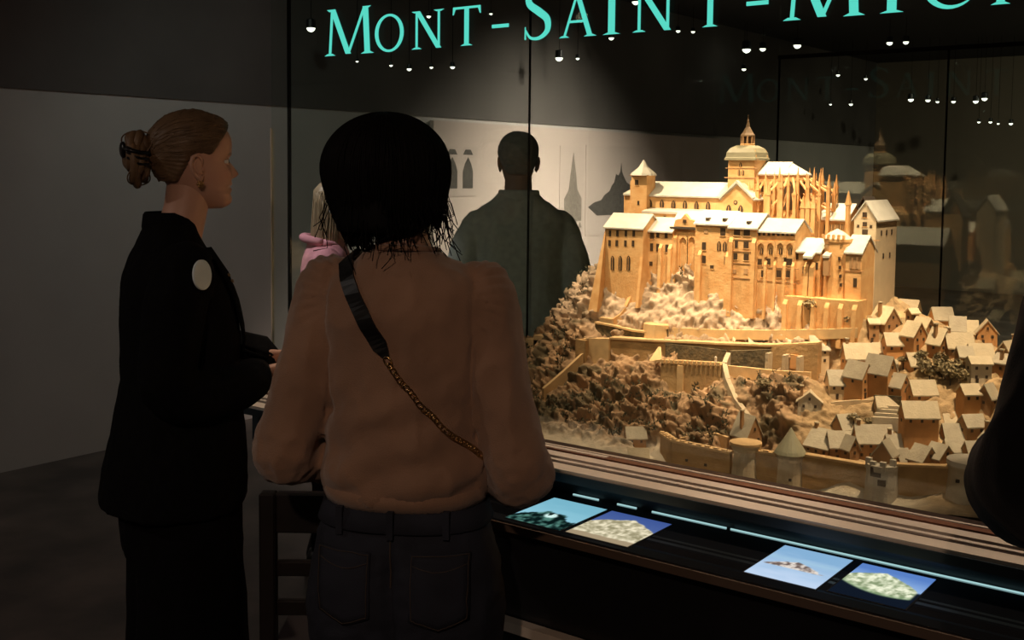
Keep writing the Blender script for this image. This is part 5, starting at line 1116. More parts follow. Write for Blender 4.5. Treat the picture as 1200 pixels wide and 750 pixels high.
def shoe(root, x, y, rz=0.0):
    mb = MB(); mb.loft([ring(0, 0, 0.0, .045, .135, 20), ring(0, 0, .02, .046, .137, 20), ring(0, -.005, .045, .043, .128, 20), ring(0, -.03, .075, .040, .095, 20), ring(0, -.055, .11, .042, .06, 20)])
    o = mb.build('shoe', M_shoe, root, True); o.location = (x, y, 0); o.rotation_euler = (0, 0, rz); return o
def strands(mb, paths, rad, n=4, tip=.25):
    for P in paths:
        m = len(P); mb.tube(P, np.concatenate([np.full(m - m // 3, rad), np.linspace(rad, rad * tip, m // 3)]), n, False)

# ================= woman in the brown knit top, seen from behind
def woman_from_behind():
    root = empty('person', (-1.418, 1.548, 0), math.radians(29))
    tag(root, 'person with dark bob hair and brown knit top standing before the case, back turned', 'person')
    arms_pts = [([(-.150, 0, 1.375), (-.176, -.01, 1.26), (-.207, -.025, 1.14), (-.228, -.03, 1.055), (-.19, .06, 1.035), (-.12, .17, 1.03), (-.075, .225, 1.035)],),
                ([(.150, 0, 1.375), (.168, -.01, 1.26), (.198, -.025, 1.14), (.226, -.03, 1.04), (.19, .06, 1.01), (.12, .17, 1.01), (.075, .225, 1.02)],)]
    HMx = head_matrix((-.036, .02, 1.462), math.radians(-10), 0, 0, 1.0)
    torso = [(.82, 0, 0, .15, .10), (.95, 0, 0, .14, .095), (1.05, 0, .0, .13, .09), (1.2, 0, 0, .14, .095), (1.33, 0, 0, .15, .09), (1.40, 0, -.005, .12, .07), (1.44, 0, -.005, .07, .05)]
    make_body(root, torso, [(a[0], [.045, .042, .038, .036, .032, .026, .024]) for a in arms_pts],
              [([(-.08, 0, .88), (-.085, .01, .5), (-.09, -.01, .08)], [.085, .055, .036]), ([(.08, 0, .88), (.085, .01, .5), (.09, -.01, .08)], [.085, .055, .036])],
              [((-.075, .225, 1.035), (.75, .6, .05), (0, -.3, 1), 1, .5), ((.075, .225, 1.02), (-.75, .6, .05), (0, -.3, 1), -1, .5)],
              ([(0, -.005, 1.36), (-.005, .0, 1.43), (-.015, .012, 1.50), (-.020, .015, 1.55)], [.06, .054, .050, .050]), HMx, (.45, .25, .17), voxel=.008, eyes=False)
    # knit top with puffed shoulders
    mb = MB()
    rows = [(.985, 0, 0, .150, .108), (1.000, 0, 0, .156, .116), (1.03, .002, 0, .162, .124), (1.08, 0, 0, .155, .117), (1.13, 0, 0, .148, .110), (1.20, 0, 0, .149, .108), (1.27, 0, 0, .157, .110), (1.33, 0, -.004, .168, .110), (1.372, 0, -.006, .172, .100), (1.398, 0, -.006, .150, .088), (1.418, -.003, -.004, .112, .076), (1.436, -.005, -.002, .082, .068), (1.446, -.006, 0, .070, .062)]
    mb.loft(interp_rings(rows, .012, n=40, e=2.25))
    for (a,), r in zip(arms_pts, ([.060, .062, .059, .057, .052, .045, .035], [.060, .062, .059, .058, .053, .046, .035])):
        P = catmull(a, 6); mb.tube(P, np.interp(np.linspace(0, 1, len(P)), np.linspace(0, 1, 7), r), 18)
    for s in (-1, 1): mb.ell((s * .158, -.002, 1.372), (.052, .058, .040), 18, 12)
    me = remeshed(mb, .006, 6)
    v = coords(me); n = normals(me)
    # gathers that fan out at the puffed shoulders
    for s in (-1, 1):
        dx, dz = (v[:, 0] - s * .118), (v[:, 2] - 1.36); a = np.arctan2(dz, np.abs(dx) + .02)
        wt = np.exp(-((v[:, 0] - s * .165) / .03) ** 2) * sstep(1.28, 1.36, v[:, 2]); v = v + n * (.0032 * np.sin(a * 26 + v[:, 1] * 120) * wt)[:, None]
        # seam of the sleeve
        sx = s * (.137 + .012 * (v[:, 2] - 1.25)); wt = np.exp(-((v[:, 0] - sx) / .006) ** 2) * (v[:, 1] < .02) * (v[:, 2] > 1.14); v = v - n * (.0045 * wt)[:, None]
    # slanting drag folds across the lower back, and around the elbows
    tw = (v[:, 2] - 1.0) - .42 * v[:, 0]; fold = np.sin(tw * 75 + 3 * fbm(v, .10)) * sstep(1.26, 1.12, v[:, 2]) * (np.abs(v[:, 0]) < .15); v = v + n * (.0062 * fold * (fbm(v + 3, .08) * 1.6))[:, None]
    set_coords(me, v)
    wrinkle(me, .012, .10, 4.0, (1.2, 1, .8)); wrinkle(me, .006, .035, 9.0, (1, 1, 1), lambda v: sstep(.155, .20, np.abs(v[:, 0])) * sstep(1.20, 1.05, v[:, 2]))
    M_knit = mat('brown_wool_knit', (0.42, 0.245, 0.155), 0.95, 0.22, 9, bump=0.30, bscale=420, sheen=0.35)
    me.materials.append(M_knit); top = link('knit_top', me, root)
    # ribbed hem and neck band
    rb = MB(); nn = 150
    def band(z0, z1, f0, f1, dep):
        rs = []
        for z, f in ((z0, f0), (z0 + (z1 - z0) * .5, (f0 + f1) / 2 * 1.01), (z1, f1)):
            rr = []
            for k in range(nn):
                a = 2 * math.pi * k / nn; g = 1 + (dep if k % 2 else 0); c, s = math.cos(a), math.sin(a)
                rr.append((f[0] + abs(c) ** .87 * math.copysign(f[2], c) * g, f[1] + abs(s) ** .87 * math.copysign(f[3], s) * g, z + .012 * (s * .5 + .5) if z0 < 1.1 else z))
            rs.append(rr)
        rb.loft(rs)
    class A(np.ndarray): pass
    band(.976, 1.006, np.array((0, 0, .152, .112)), np.array((0, 0, .158, .119)), .012)
    rb.build('ribbed_hem', M_knit, top, True)
    nb = MB().tube([(-.006 + .066 * math.cos(a), .0 + .060 * math.sin(a), 1.449 + .008 * math.sin(a) * -1) for a in np.linspace(0, 2 * math.pi, 40)], .006, 8, False); nb.build('neck_band', M_knit, top, True)
    for s in (-1, 1):
        w_ = np.array((s * .075, .225, 1.03)); MB().tube([w_ + np.array((s * .03, -.03, 0)), w_ + np.array((0, 0, 0)), w_ + np.array((-s * .012, .012, 0))], [.040, .036, .035], 18).build('cuff', M_knit, top, True)
    # jeans
    M_jean = mat('dark_blue_denim', (0.022, 0.026, 0.042), 0.85, 0.35, 12, bump=0.25, bscale=500)
    jm = MB(); jr = [(.72, 0, 0, .188, .118), (.78, 0, -.004, .190, .124), (.85, 0, -.006, .184, .126), (.91, 0, -.004, .168, .118), (.96, 0, 0, .152, .108), (1.0, 0, 0, .144, .102)]
    jm.loft(interp_rings(jr, .02, n=36, e=2.4))
    for s in (-1, 1): P = catmull([(s * .094, -.002, .78), (s * .098, .0, .50), (s * .10, -.01, .06)], 6); jm.tube(P, np.interp(np.linspace(0, 1, len(P)), [0, .5, 1], [.100, .082, .085]), 20)
    jme = remeshed(jm, .008, 4); vv = coords(jme); nn_ = normals(jme)
    cl = np.exp(-(vv[:, 0] / .012) ** 2) * sstep(.93, .86, vv[:, 2]) * (vv[:, 1] < 0); vv = vv - nn_ * (.016 * cl)[:, None]
    set_coords(jme, vv); wrinkle(jme, .007, .07, 2.0, (1, 1, 1.3)); jme.materials.append(M_jean); jeans = link('jeans', jme, root)
    bv = BVHTree.FromPolygons([tuple(x) for x in coords(jme)], [tuple(p.vertices) for p in jme.polygons])
    def on_back(x, z, bvh, off):
        h = bvh.ray_cast(Vector((x, -1, z)), Vector((0, 1, 0)))
        return (h[0] + h[1] * off) if h[0] else Vector((x, -.1, z))
    M_stitch = mat('tan_stitching', (0.07, 0.05, 0.038), 0.8)
    for s in (-1, 1):
        pk = MB(); U, V = 8, 8; g = []; outl = [(-.052, .905), (.052, .905), (.050, .785), (0, .765), (-.050, .785)]
        for j in range(V + 1):
            for i in range(U + 1):
                u = -.052 + .104 * i / U; zt = .905; zb = .785 - .020 * (1 - abs(u) / .052); z = zb + (zt - zb) * j / V
                p = on_back(s * .088 + u * (1 + .0 * j), z, bv, .004); g.append(tuple(p))
        F = [(j * (U + 1) + i, j * (U + 1) + i + 1, (j + 1) * (U + 1) + i + 1, (j + 1) * (U + 1) + i) for j in range(V) for i in range(U)]
        po = MB().add(g, F).build('back_pocket', M_jean, jeans, True); so = po.modifiers.new('t', 'SOLIDIFY'); so.thickness = .004; so.offset = 0
        st_ = MB()
        ol = outl + [outl[0]]
        for (a, b), (c, d) in zip(ol[:-1], ol[1:]): st_.tube([on_back(s * .088 + a * .93 + (c - a) * .93 * t, (b - .85) * .95 + .85 + (d - b) * .95 * t, bv, .0075) for t in np.linspace(0, 1, 8)], .0008, 5, False)
        st_.tube([on_back(s * .088 - .046 + .092 * t, .885 - .012 * math.sin(math.pi * t), bv, .0075) for t in np.linspace(0, 1, 9)], .0008, 5, False)
        st_.build('pocket_stitching', M_stitch, jeans)
    wb = MB(); wbr = [ring(0, 0, z, rx, ry, 40, 2.4) for z, rx, ry in ((.938, .164, .120), (.942, .168, .124), (.974, .158, .115), (.978, .153, .110))]
    wb.loft(wbr).build('waistband', M_jean, jeans, True)
    for x in (0.0, -.10, .10): q = on_back(x, .955, bv, .010); MB().box(x - .006, x + .006, q[1] - .010, q[1] + .004, .932, .982).build('belt_loop', M_jean, jeans)
    MB().tube([on_back(0, z, bv, .003) for z in np.linspace(.93, .84, 12)], .0016, 6, False).build('seam', M_stitch, jeans)
    for s in (-1, 1): shoe(root, s * .10, .03)
    # hair: a bob of many strands over a dark underlayer
    M_hair = mat('near_black_hair', (0.005, 0.004, 0.0035), 0.7, 0.4, 40, spec=0.12)
    hc = np.array((-.046, .018, 1.585)); hm = MB(); rg = np.random.default_rng(11)
    under = []
    for t in np.linspace(.02, 1, 16):
        z = 1.690 - .205 * t; rr = math.sqrt(max(0, 1 - ((z - 1.598) / .095) ** 2)) if z > 1.598 else 1 - .20 * ((1.598 - z) / .11) ** 1.5
        under.append([(hc[0] + .108 * rr * math.cos(2 * math.pi * k / 28), hc[1] - .004 + .112 * rr * math.sin(2 * math.pi * k / 28) - (0 if z > 1.56 else .02 * (1.56 - z) / .08), z) for k in range(28)])
    hm.loft(under)
    paths = []
    for i in range(3600):
        phi = rg.uniform(0, 2 * math.pi); lay = rg.uniform(.94, 1.0) if i < 2500 else rg.uniform(.985, 1.02)
        back = -math.sin(phi)
        side = math.cos(phi)
        zend = 1.482 + .007 * rg.normal() + (.022 if side > .45 else 0) - (.012 if -.9 < side < -.05 else 0) + .012 * max(0, back) * (1 if side > -.1 else -.3)
        if back < -.5: zend = 1.60 + .02 * rg.normal()
        P = []; th0 = rg.uniform(.02, .5); m = 15; dphi = rg.normal() * .10
        for j in range(m):
            t = j / (m - 1)
            zc = 1.598; top = .108
            # over the dome, then down and in
            L1 = .62
            if t < L1: th = th0 + (math.pi / 2 - th0) * t / L1; r = math.sin(th); z = zc + top * math.cos(th)
            else:
                q = (t - L1) / (1 - L1); z = zc + (zend - zc) * q; r = 1 - (.40 if side < -.2 else .30 if side < .3 else .16) * q ** 1.7 + rg.normal() * .006 * q
            ph = phi + dphi * t
            P.append(np.array((hc[0] + .121 * lay * r * math.cos(ph), hc[1] + .122 * lay * r * math.sin(ph), z + (lay - 1) * .10)))
        paths.append(P)
    strands(hm, paths, .0019, 4, .45)
    wisps = []
    for i in range(100):      # loose ends at the right side and nape
        a = rg.uniform(-1.3, .35) if i < 85 else rg.uniform(-2.9, -1.3); z0 = rg.uniform(1.50, 1.57); r0 = .112
        p = np.array((hc[0] + r0 * math.cos(a), hc[1] + r0 * math.sin(a), z0)); d = np.array((math.cos(a) * .25, math.sin(a) * .25, -1)); P = [p + d * q * rg.uniform(.04, .085) + np.array((.012 * q * q * rg.normal(), .008 * q * q * rg.normal(), 0)) for q in (0, .35, .7, 1)]
        wisps.append(P)
    strands(hm, wisps, .0009, 4, .2)
    h = hm.build('hair', M_hair, root, True); h['kind'] = 'stuff'; h['label'] = 'near-black chin-length bob'
    # crossbody bag: strap and chain over the back, bag at the right hip in front
    tv = BVHTree.FromPolygons([tuple(x) for x in coords(me)], [tuple(p.vertices) for p in me.polygons])
    bag = empty('crossbody_bag', (0, 0, 0)); bag.matrix_world = Matrix.Translation((-1.418, 1.548, 0)) @ Matrix.Rotation(math.radians(29), 4, 'Z')
    tag(bag, 'black strap with gold chain slung over the brown knit top, its bag hidden in front', 'bag')
    A_, B_, C_ = (-.103, 1.418), (-.010, 1.262), (.148, 1.075)
    sp = MB(); rows = []
    P = [on_back(A_[0] + (B_[0] - A_[0]) * t, A_[1] + (B_[1] - A_[1]) * t, tv, .004) for t in np.linspace(0.04, 1, 22)]
    front_p = [Vector((-.112, .06, 1.405)), Vector((-.10, .03, 1.436)), Vector((-.103, -.02, 1.440)), Vector((-.105, -.05, 1.428))]
    P = front_p + P[1:]
    for i, p in enumerate(P):
        d = (P[min(i + 1, len(P) - 1)] - P[max(i - 1, 0)]).normalized(); h_ = tv.find_nearest(p); nrm = h_[1]; sd = d.cross(nrm).normalized(); wd = .0145 if i < len(P) - 3 else .0145 - .003 * (i - len(P) + 4)
        rows.append([p - sd * wd - nrm * .0008, p + sd * wd - nrm * .0008, p + sd * wd + nrm * .003, p - sd * wd + nrm * .003])
    sp.loft(rows).build('strap', mat('black_leather', (.008, .008, .008), .4), bag)
    M_gold = mat('dull_gold', (0.62, 0.40, 0.17), 0.3, metallic=1.0)
    def link_mesh(r, t):
        q = MB(); n1, n2_ = 10, 5; v = []; f = []
        for i in range(n1):
            a = 2 * math.pi * i / n1; c = np.array((math.cos(a) * r * .62, 0, math.sin(a) * r)); rad = np.array((math.cos(a), 0, math.sin(a)))
            for k in range(n2_): b = 2 * math.pi * k / n2_; v.append(c + (rad * math.cos(b) + np.array((0, 1, 0)) * math.sin(b)) * t)
        for i in range(n1):
            for k in range(n2_): f.append((i * n2_ + k, i * n2_ + (k + 1) % n2_, ((i + 1) % n1) * n2_ + (k + 1) % n2_, ((i + 1) % n1) * n2_ + k))
        return q.add(v, f).mesh('chain_link', M_gold, True)
    lk = link_mesh(.0075, .0016); NL = 27
    o = link('strap_ring', link_mesh(.010, .0020), bag); o.location = on_back(B_[0] + .003, B_[1] - .008, tv, .005); o.rotation_euler = (0, math.radians(-38), 0)
    for i in range(NL):
        t = (i + .6) / NL; x = B_[0] + (C_[0] - B_[0]) * t + .004; z = B_[1] - .012 + (C_[1] - B_[1] + .012) * t - .010 * math.sin(math.pi * t)
        o = link('chain_link', lk, bag); o.location = on_back(x, z, tv, .004); o.rotation_euler = (0, math.radians(-38 - 4 * t), math.radians(20 if i % 2 else 75) * (1 if i % 2 else .5))
    bb = MB().loft([ring(.02, .175, z, a, b, 20, 4) for z, a, b in ((.86, .07, .018), (.87, .085, .026), (.96, .088, .028), (.99, .075, .02))]).build('bag_body', MATS['black_leather'], bag, True)
    MB().tube([on_back(C_[0], C_[1], tv, .004), Vector((.178, -.02, 1.04)), Vector((.182, .05, 1.01)), Vector((.10, .165, .985))], .003, 6).build('side_chain', M_gold, bag)
    return root
woman_from_behind()
# ================= blond person in black, in profile
def blond_person():
    yaw = math.radians(-28)
    root = empty('person', (-2.189, 1.612, 0), yaw)
    tag(root, 'blond person with a bun in a black blazer, standing in profile by the pane edge', 'person')
    # local x right, y forward; height 1.73
    HMx = head_matrix((0.0, .026, 1.502), math.radians(4), math.radians(2), 0, 1.0)
    arms = [([(.155, -.02, 1.37), (.185, -.055, 1.24), (.195, -.06, 1.12), (.165, .02, 1.085), (.105, .115, 1.095), (.060, .158, 1.11)], [.046, .042, .038, .036, .029, .025]),
            ([(-.155, -.02, 1.37), (-.185, -.055, 1.24), (-.195, -.05, 1.12), (-.16, .04, 1.085), (-.09, .145, 1.12), (-.045, .195, 1.135)], [.046, .042, .038, .036, .029, .025])]
    torso = [(.80, 0, 0, .15, .10), (.95, 0, 0, .14, .095), (1.05, 0, .0, .12, .09), (1.2, 0, 0, .13, .095), (1.33, 0, -.01, .14, .09), (1.40, 0, -.02, .11, .065), (1.44, 0, -.02, .06, .05)]
    make_body(root, torso, arms, [([(-.08, 0, .88), (-.085, .01, .5), (-.09, -.02, .08)], [.085, .055, .036]), ([(.08, 0, .88), (.085, .01, .5), (.09, -.02, .08)], [.085, .055, .036])],
              [((.060, .158, 1.11), (-.35, .9, .05), (-.5, 0, .8), -1, .75, .95), ((-.045, .195, 1.135), (.35, .9, -.1), (.6, -.1, -.8), 1, .8, .95)],
              ([(0, -.020, 1.38), (0, -.010, 1.44), (0, .006, 1.50), (0, .016, 1.56)], [.064, .054, .0505, .052]), HMx, (.60, .34, .24), lip=(.50, .20, .17), brow=(.16, .095, .05), voxel=.006)
    # hair, drawn back over the skull to a bun
    M_blond = mat('dark_blond_hair', (0.19, 0.115, 0.06), 0.5, 0.35, 30, spec=0.35)
    rows = head_mesh()[34:]; V = np.array(rows).reshape(-1, 3)
    LY = [-.10, -.07, -.05, -.030, -.012, .010, .028, .050, .075, .095]; LZ = [.034, .040, .052, .092, .130, .128, .122, .152, .180, .192]
    line = np.interp(V[:, 1], LY, LZ); m_ = sstep(-.002, .010, V[:, 2] - line)
    cen = np.array((0, 0, .12)); out = V - cen; out /= np.linalg.norm(out, axis=1)[:, None]
    bun = np.array((0, -.105, .128)); rel = V - bun; ang = np.arctan2(np.abs(rel[:, 0]) * np.sign(rel[:, 0] + 1e-9), rel[:, 2])
    gro = .0011 * np.sin(ang * 90) + .0008 * np.sin(ang * 43 + 1) + .001 * np.sin(V[:, 1] * 90 + ang * 8)
    off = -.006 + m_ * .0145 + gro * m_ + .004 * m_ * sstep(.15, .21, V[:, 2])
    hv = V + out * off[:, None]; n = HN; f = []
    for i in range(len(rows) - 1):
        for k in range(n): k2 = (k + 1) % n; f.append((i * n + k, i * n + k2, (i + 1) * n + k2, (i + 1) * n + k))
    f.append(tuple((len(rows) - 1) * n + k for k in range(n)))
    hm = MB().add(hv, f)
    # fine strands on top of the cap, root line to bun
    rg = np.random.default_rng(3); bvh = BVHTree.FromPolygons([tuple(q) for q in hv], f); paths = []
    for i in range(420):
        a = rg.uniform(-2.5, 2.5); el = rg.uniform(0, 1)
        y0 = rg.uniform(-.02, .088); zl = np.interp(y0, LY, LZ) + .006
        st = np.array((math.sin(a) * .08, y0, zl + (.225 - zl) * (math.cos(a) * .5 + .5) * el)); P = []
        ok = True
        for t in np.linspace(0, 1, 9):
            q = st * (1 - t) + np.array((math.sin(a) * .018, -.092, .128 + .03 * math.cos(a))) * t; q = cen + (q - cen) * (1 + .3 * math.sin(math.pi * t))
            hit = bvh.find_nearest(Vector(q))
            if hit[0] is None: ok = False; break
            P.append(np.array(hit[0] + hit[1] * .0006))
        if ok: paths.append(P)
    strands(hm, paths, .0009, 4, .4)
    hair = hm.build('hair', M_blond, root, True); hair.matrix_local = HMx; hair['kind'] = 'stuff'; hair['label'] = 'dark blond hair drawn back'
    bm_ = MB()
    for k in range(9):   # twisted coils of the bun
        ph = rg.uniform(0, 6.28); pts = []
        for t in np.linspace(0, 1, 22):
            a = ph + t * 5.0; r = .024 + .008 * math.sin(k + t * 6)
            pts.append((r * 1.05 * math.cos(a), -.121 + .016 * math.sin(a * .7 + k) - .004 * k * .2, .126 + (.052 - .002 * k) * math.sin(a) + .004 * k - .016))
        bm_.tube(pts, .0105, 8)
    bm_.ell((0, -.118, .124), (.027, .027, .058))
    for k in range(26):
        a0 = rg.uniform(0, 6.28); bm_.tube([(.036 * math.cos(a0 + t), -.122 + .030 * math.sin(2 * a0 + t * 2), .122 + .062 * math.sin(a0 + t)) for t in np.linspace(0, 1.3, 9)], .0016, 5, False)
    bun_o = bm_.build('bun', M_blond, hair, True)
    cl = MB()
    for s in (-1, 1):
        cl.tube(catmull([(s * .006, -.152, .150), (s * .034, -.150, .142), (s * .040, -.128, .136), (s * .034, -.104, .134)], 5), .0045, 8)
        for k in range(3): cl.tube(catmull([(s * .030, -.150, .148 - k * .012), (s * .041, -.130, .138 - k * .014), (s * .034, -.106, .132 - k * .012)], 4), .0030, 6)
    cl.ell((0, -.154, .142), (.020, .008, .020))
    cl.build('hair_claw', mat('black_plastic', (.008, .007, .007), .3), root, True).matrix_local = HMx
    # earring
    for s in (1, -1):
        e = MB().ell((.074 * s, -.001, .060), (.004, .006, .006), 10, 7)
        for k in range(6): a = k * math.pi / 3; e.ell((.0755 * s, -.001 + .006 * math.cos(a), .060 + .006 * math.sin(a)), (.0022, .0032, .0032), 8, 5)
        e.build('earring', mat('old_gold', (.40, .24, .10), .35, metallic=1.0), root, True).matrix_local = HMx
    # trousers
    tm = MB(); tm.loft(interp_rings([(.70, 0, -.01, .185, .135), (.80, 0, -.012, .186, .138), (.88, 0, -.01, .178, .132), (.98, 0, 0, .15, .11), (1.05, 0, 0, .14, .10)], .03))
    for s in (-1, 1): P = catmull([(s * .092, -.008, .76), (s * .098, 0, .45), (s * .10, -.005, .05)], 6); tm.tube(P, np.interp(np.linspace(0, 1, len(P)), [0, .5, 1], [.115, .128, .135]), 20)
    tme = remeshed(tm, .010, 4); wrinkle(tme, .010, .09, 5.0, (1, 1, .5)); tme.materials.append(M_trouser); link('trousers', tme, root)
    for s in (-1, 1): shoe(root, s * .10, .02)
    # blazer: body, sleeves, collar, lapels
    jm = MB()
    rows = [(.815, 0, -.030, .212, .165), (.90, 0, -.022, .200, .160), (1.0, 0, -.014, .180, .146), (1.10, 0, -.012, .168, .128), (1.20, 0, -.008, .170, .134), (1.28, 0, -.014, .176, .126), (1.34, 0, -.022, .176, .112), (1.385, 0, -.028, .160, .092), (1.415, 0, -.030, .118, .074), (1.445, 0, -.030, .080, .062), (1.475, 0, -.028, .066, .056)]
    jm.loft(interp_rings(rows, .015, n=36, e=2.2))
    for a, r in arms:
        pts = a[:-1] + [tuple(np.array(a[-2]) * .15 + np.array(a[-1]) * .85)]
        P = catmull(pts, 6); jm.tube(P, np.interp(np.linspace(0, 1, len(P)), np.linspace(0, 1, 6), [.066, .067, .062, .060, .050, .043]), 18)
    jme = remeshed(jm, .007, 5)
    wrinkle(jme, .010, .12, 3.0, (1, 1, .6)); jme.materials.append(M_blackcloth); jk = link('blazer', jme, root)
    bv = BVHTree.FromPolygons([tuple(x) for x in coords(jme)], [tuple(p.vertices) for p in jme.polygons])
    def fr(x, z, off): h = bv.ray_cast(Vector((x, 1, z)), Vector((0, -1, 0))); return (h[0] + h[1] * off) if h[0] else Vector((x, .1, z))
    for s in (-1, 1):
        g = []; U, W_ = 6, 12
        for j in range(W_ + 1):
            t = j / W_; z = 1.05 + .36 * t; wl = .008 + .062 * math.sin(math.pi * min(1, t * 1.02) * .75)
            for i in range(U + 1): g.append(tuple(fr(s * (.006 + .045 * t + wl * i / U), z, .006)))
        F = [(j * (U + 1) + i, j * (U + 1) + i + 1, (j + 1) * (U + 1) + i + 1, (j + 1) * (U + 1) + i) for j in range(W_) for i in range(U)]
        lp = MB().add(g, F if s > 0 else [q[::-1] for q in F]).build('lapel', M_blackcloth, jk, True); so = lp.modifiers.new('t', 'SOLIDIFY'); so.thickness = .006
    co = MB().loft([[(.062 * math.cos(a) * k, -.028 + .056 * math.sin(a) * k, z - .025 * max(0, math.sin(a))) for a in np.linspace(0, 2 * math.pi, 40, endpoint=False)] for k, z in ((1.10, 1.440), (1.16, 1.462), (1.10, 1.490), (1.02, 1.496), (.98, 1.480))])
    co.build('collar', M_blackcloth, jk, True)
    # round white badge and small pin on the chest
    def disc(name, x, z, r, m, par, th=.003, lab=None):
        p = fr(x, z, .010); nrm = bv.find_nearest(p)[1]; q = nrm.to_track_quat('Z', 'Y')
        o = MB().lathe([(r, 0), (r, th), (r * .9, th * 1.3)], (0, 0, 0), 28).build(name, m, par, False); o.location = p; o.rotation_mode = 'QUATERNION'; o.rotation_quaternion = q
        if lab: o['label'] = lab
    Mi = (Matrix.Translation((-2.189, 1.612, 0)) @ Matrix.Rotation(yaw, 4, 'Z')).inverted(); eye = Mi @ Vector((0, 0, 1.6))
    h_ = bv.ray_cast(eye, (Mi @ Vector((-2.158, 1.632, 1.347)) - eye).normalized())
    o = MB().lathe([(.033, -.001), (.033, .003), (.030, .004)], (0, 0, 0), 28).build('badge', mat('white_sticker_paper', (.80, .92, .96), .6, .06, 30), root); o['label'] = 'round white badge'
    o.location = h_[0] + h_[1] * .012; o.rotation_mode = 'QUATERNION'; o.rotation_quaternion = (h_[1] * .85 + Vector((0, .5, 0))).normalized().to_track_quat('Z', 'Y')
    for k in range(4): disc('pin', .072 + .008 * (k % 2), 1.345 - .012 * (k // 2), .004, MATS['old_gold'], root)
    # a folded leaflet in the hands: a thing of its own
    lf = empty('leaflet', (0, 0, 0)); lf.matrix_world = Matrix.Translation((-2.189, 1.612, 0)) @ Matrix.Rotation(yaw, 4, 'Z')
    tag(lf, 'cream folded leaflet held in the hands of the blond person', 'leaflet')
    for k in range(2):
        o = MB().box(-.045, .045, .0, .10, -.001 + .003 * k, .001 + .003 * k).build('sheet', mat('cream_paper', (.55, .43, .30), .7), lf); o.location = (.0, .215, 1.088); o.rotation_euler = (math.radians(24 + 4 * k), 0, 0)
blond_person()

# ================= helper for the plainer figures
def figure(loc, yaw, s, label, top_rows, sleeve, arm_pts, cloth, legcloth, skin, hairf, head_yaw=0, head_pitch=0, headpos=(0, .02, 1.49), group=None, detail=.009, legs_apart=.1, topname='jacket'):
    root = empty('person', loc, yaw); root.scale = (s, s, s); tag(root, label, 'person', group)
    HMx = head_matrix(headpos, head_yaw, head_pitch, 0, 1.0); hx, hy, hz = headpos
    hands = []
    for a, r, hand in arm_pts: hands.append(hand)
    torso = [(.80, 0, 0, .15, .10), (.95, 0, 0, .14, .095), (1.1, 0, .0, .13, .09), (1.25, 0, 0, .14, .095), (1.33, 0, -.01, .14, .09), (1.40, 0, -.01, .11, .065), (1.44, 0, -.01, .06, .05)]
    make_body(root, torso, [(a, [q * .68 for q in r]) for a, r, h in arm_pts], [([(-.08, 0, .88), (-.09, .01, .5), (-.1, -.02, .08)], [.085, .055, .036]), ([(.08, 0, .88), (.09, .01, .5), (.1, -.02, .08)], [.085, .055, .036])], hands,
              ([(0, -.01, 1.38), (hx * .3, hy * .3, 1.43), (hx * .8, hy, hz), (hx, hy, hz + .06)], [.066, .060, .056, .054]), HMx, skin, voxel=.009, feet=((-.1, .03), (.1, .03)))
    jm = MB(); jm.loft(interp_rings(top_rows, .015, n=36, e=2.3))
    for a, r, h in arm_pts: P = catmull(a, 6); jm.tube(P, np.interp(np.linspace(0, 1, len(P)), np.linspace(0, 1, len(r)), r), 18)
    jme = remeshed(jm, detail, 5); wrinkle(jme, .008, .09, 3.0, (1, 1, .7)); jme.materials.append(cloth); top = link(topname, jme, root)
    tm = MB(); tm.loft(interp_rings([(.72, 0, -.01, .175, .12), (.86, 0, -.01, .17, .12), (.98, 0, 0, .15, .11), (1.04, 0, 0, .14, .10)], .03))
    for q in (-1, 1): P = catmull([(q * .092, -.005, .78), (q * .1, 0, .45), (q * .105, -.005, .06)], 6); tm.tube(P, np.interp(np.linspace(0, 1, len(P)), [0, .5, 1], [.098, .08, .075]), 18)
    tme = remeshed(tm, .012, 3); wrinkle(tme, .007, .08, 5.0); tme.materials.append(legcloth); link('trousers', tme, root)
    for q in (-1, 1): shoe(root, q * .105, .025)
    hairf(root, HMx)
    return root, top, jme
def cap_hair(root, HMx, m, thick, LZ, start=30, extra=None, label=None):
    rows = head_mesh()[start:]; V = np.array(rows).reshape(-1, 3)
    LY = [-.10, -.07, -.05, -.030, -.012, .010, .028, .050, .075, .095]
    line = np.interp(V[:, 1], LY, LZ); m_ = sstep(-.002, .010, V[:, 2] - line); cen = np.array((0, 0, .12)); out = V - cen; out /= np.linalg.norm(out, axis=1)[:, None]
    off = -.006 + m_ * thick + m_ * .005 * (fbm(V, .018, 3) - .5) * 2
    hv = V + out * off[:, None]; n = HN; f = []
    for i in range(len(rows) - 1):
        for k in range(n): k2 = (k + 1) % n; f.append((i * n + k, i * n + k2, (i + 1) * n + k2, (i + 1) * n + k))
    f.append(tuple((len(rows) - 1) * n + k for k in range(n)))
    hm = MB().add(hv, f)
    if extra: strands(hm, extra(), .0022, 4, .3)
    o = hm.build('hair', m, root, True); o.matrix_local = HMx; o['kind'] = 'stuff'
    if label: o['label'] = label
    return o
SHORT = [.035, .040, .050, .085, .120, .118, .112, .150, .182, .194]
M_dkhair = mat('dark_brown_hair', (0.02, 0.013, 0.009), 0.6, 0.4, 40)
COAT = [(.76, 0, 0, .215, .150), (.88, 0, 0, .205, .148), (1.0, 0, 0, .19, .138), (1.10, 0, 0, .185, .132), (1.22, 0, -.004, .195, .132), (1.31, 0, -.01, .200, .122), (1.37, 0, -.014, .190, .104), (1.41, 0, -.016, .145, .086), (1.44, 0, -.016, .095, .070), (1.47, 0, -.014, .072, .060)]
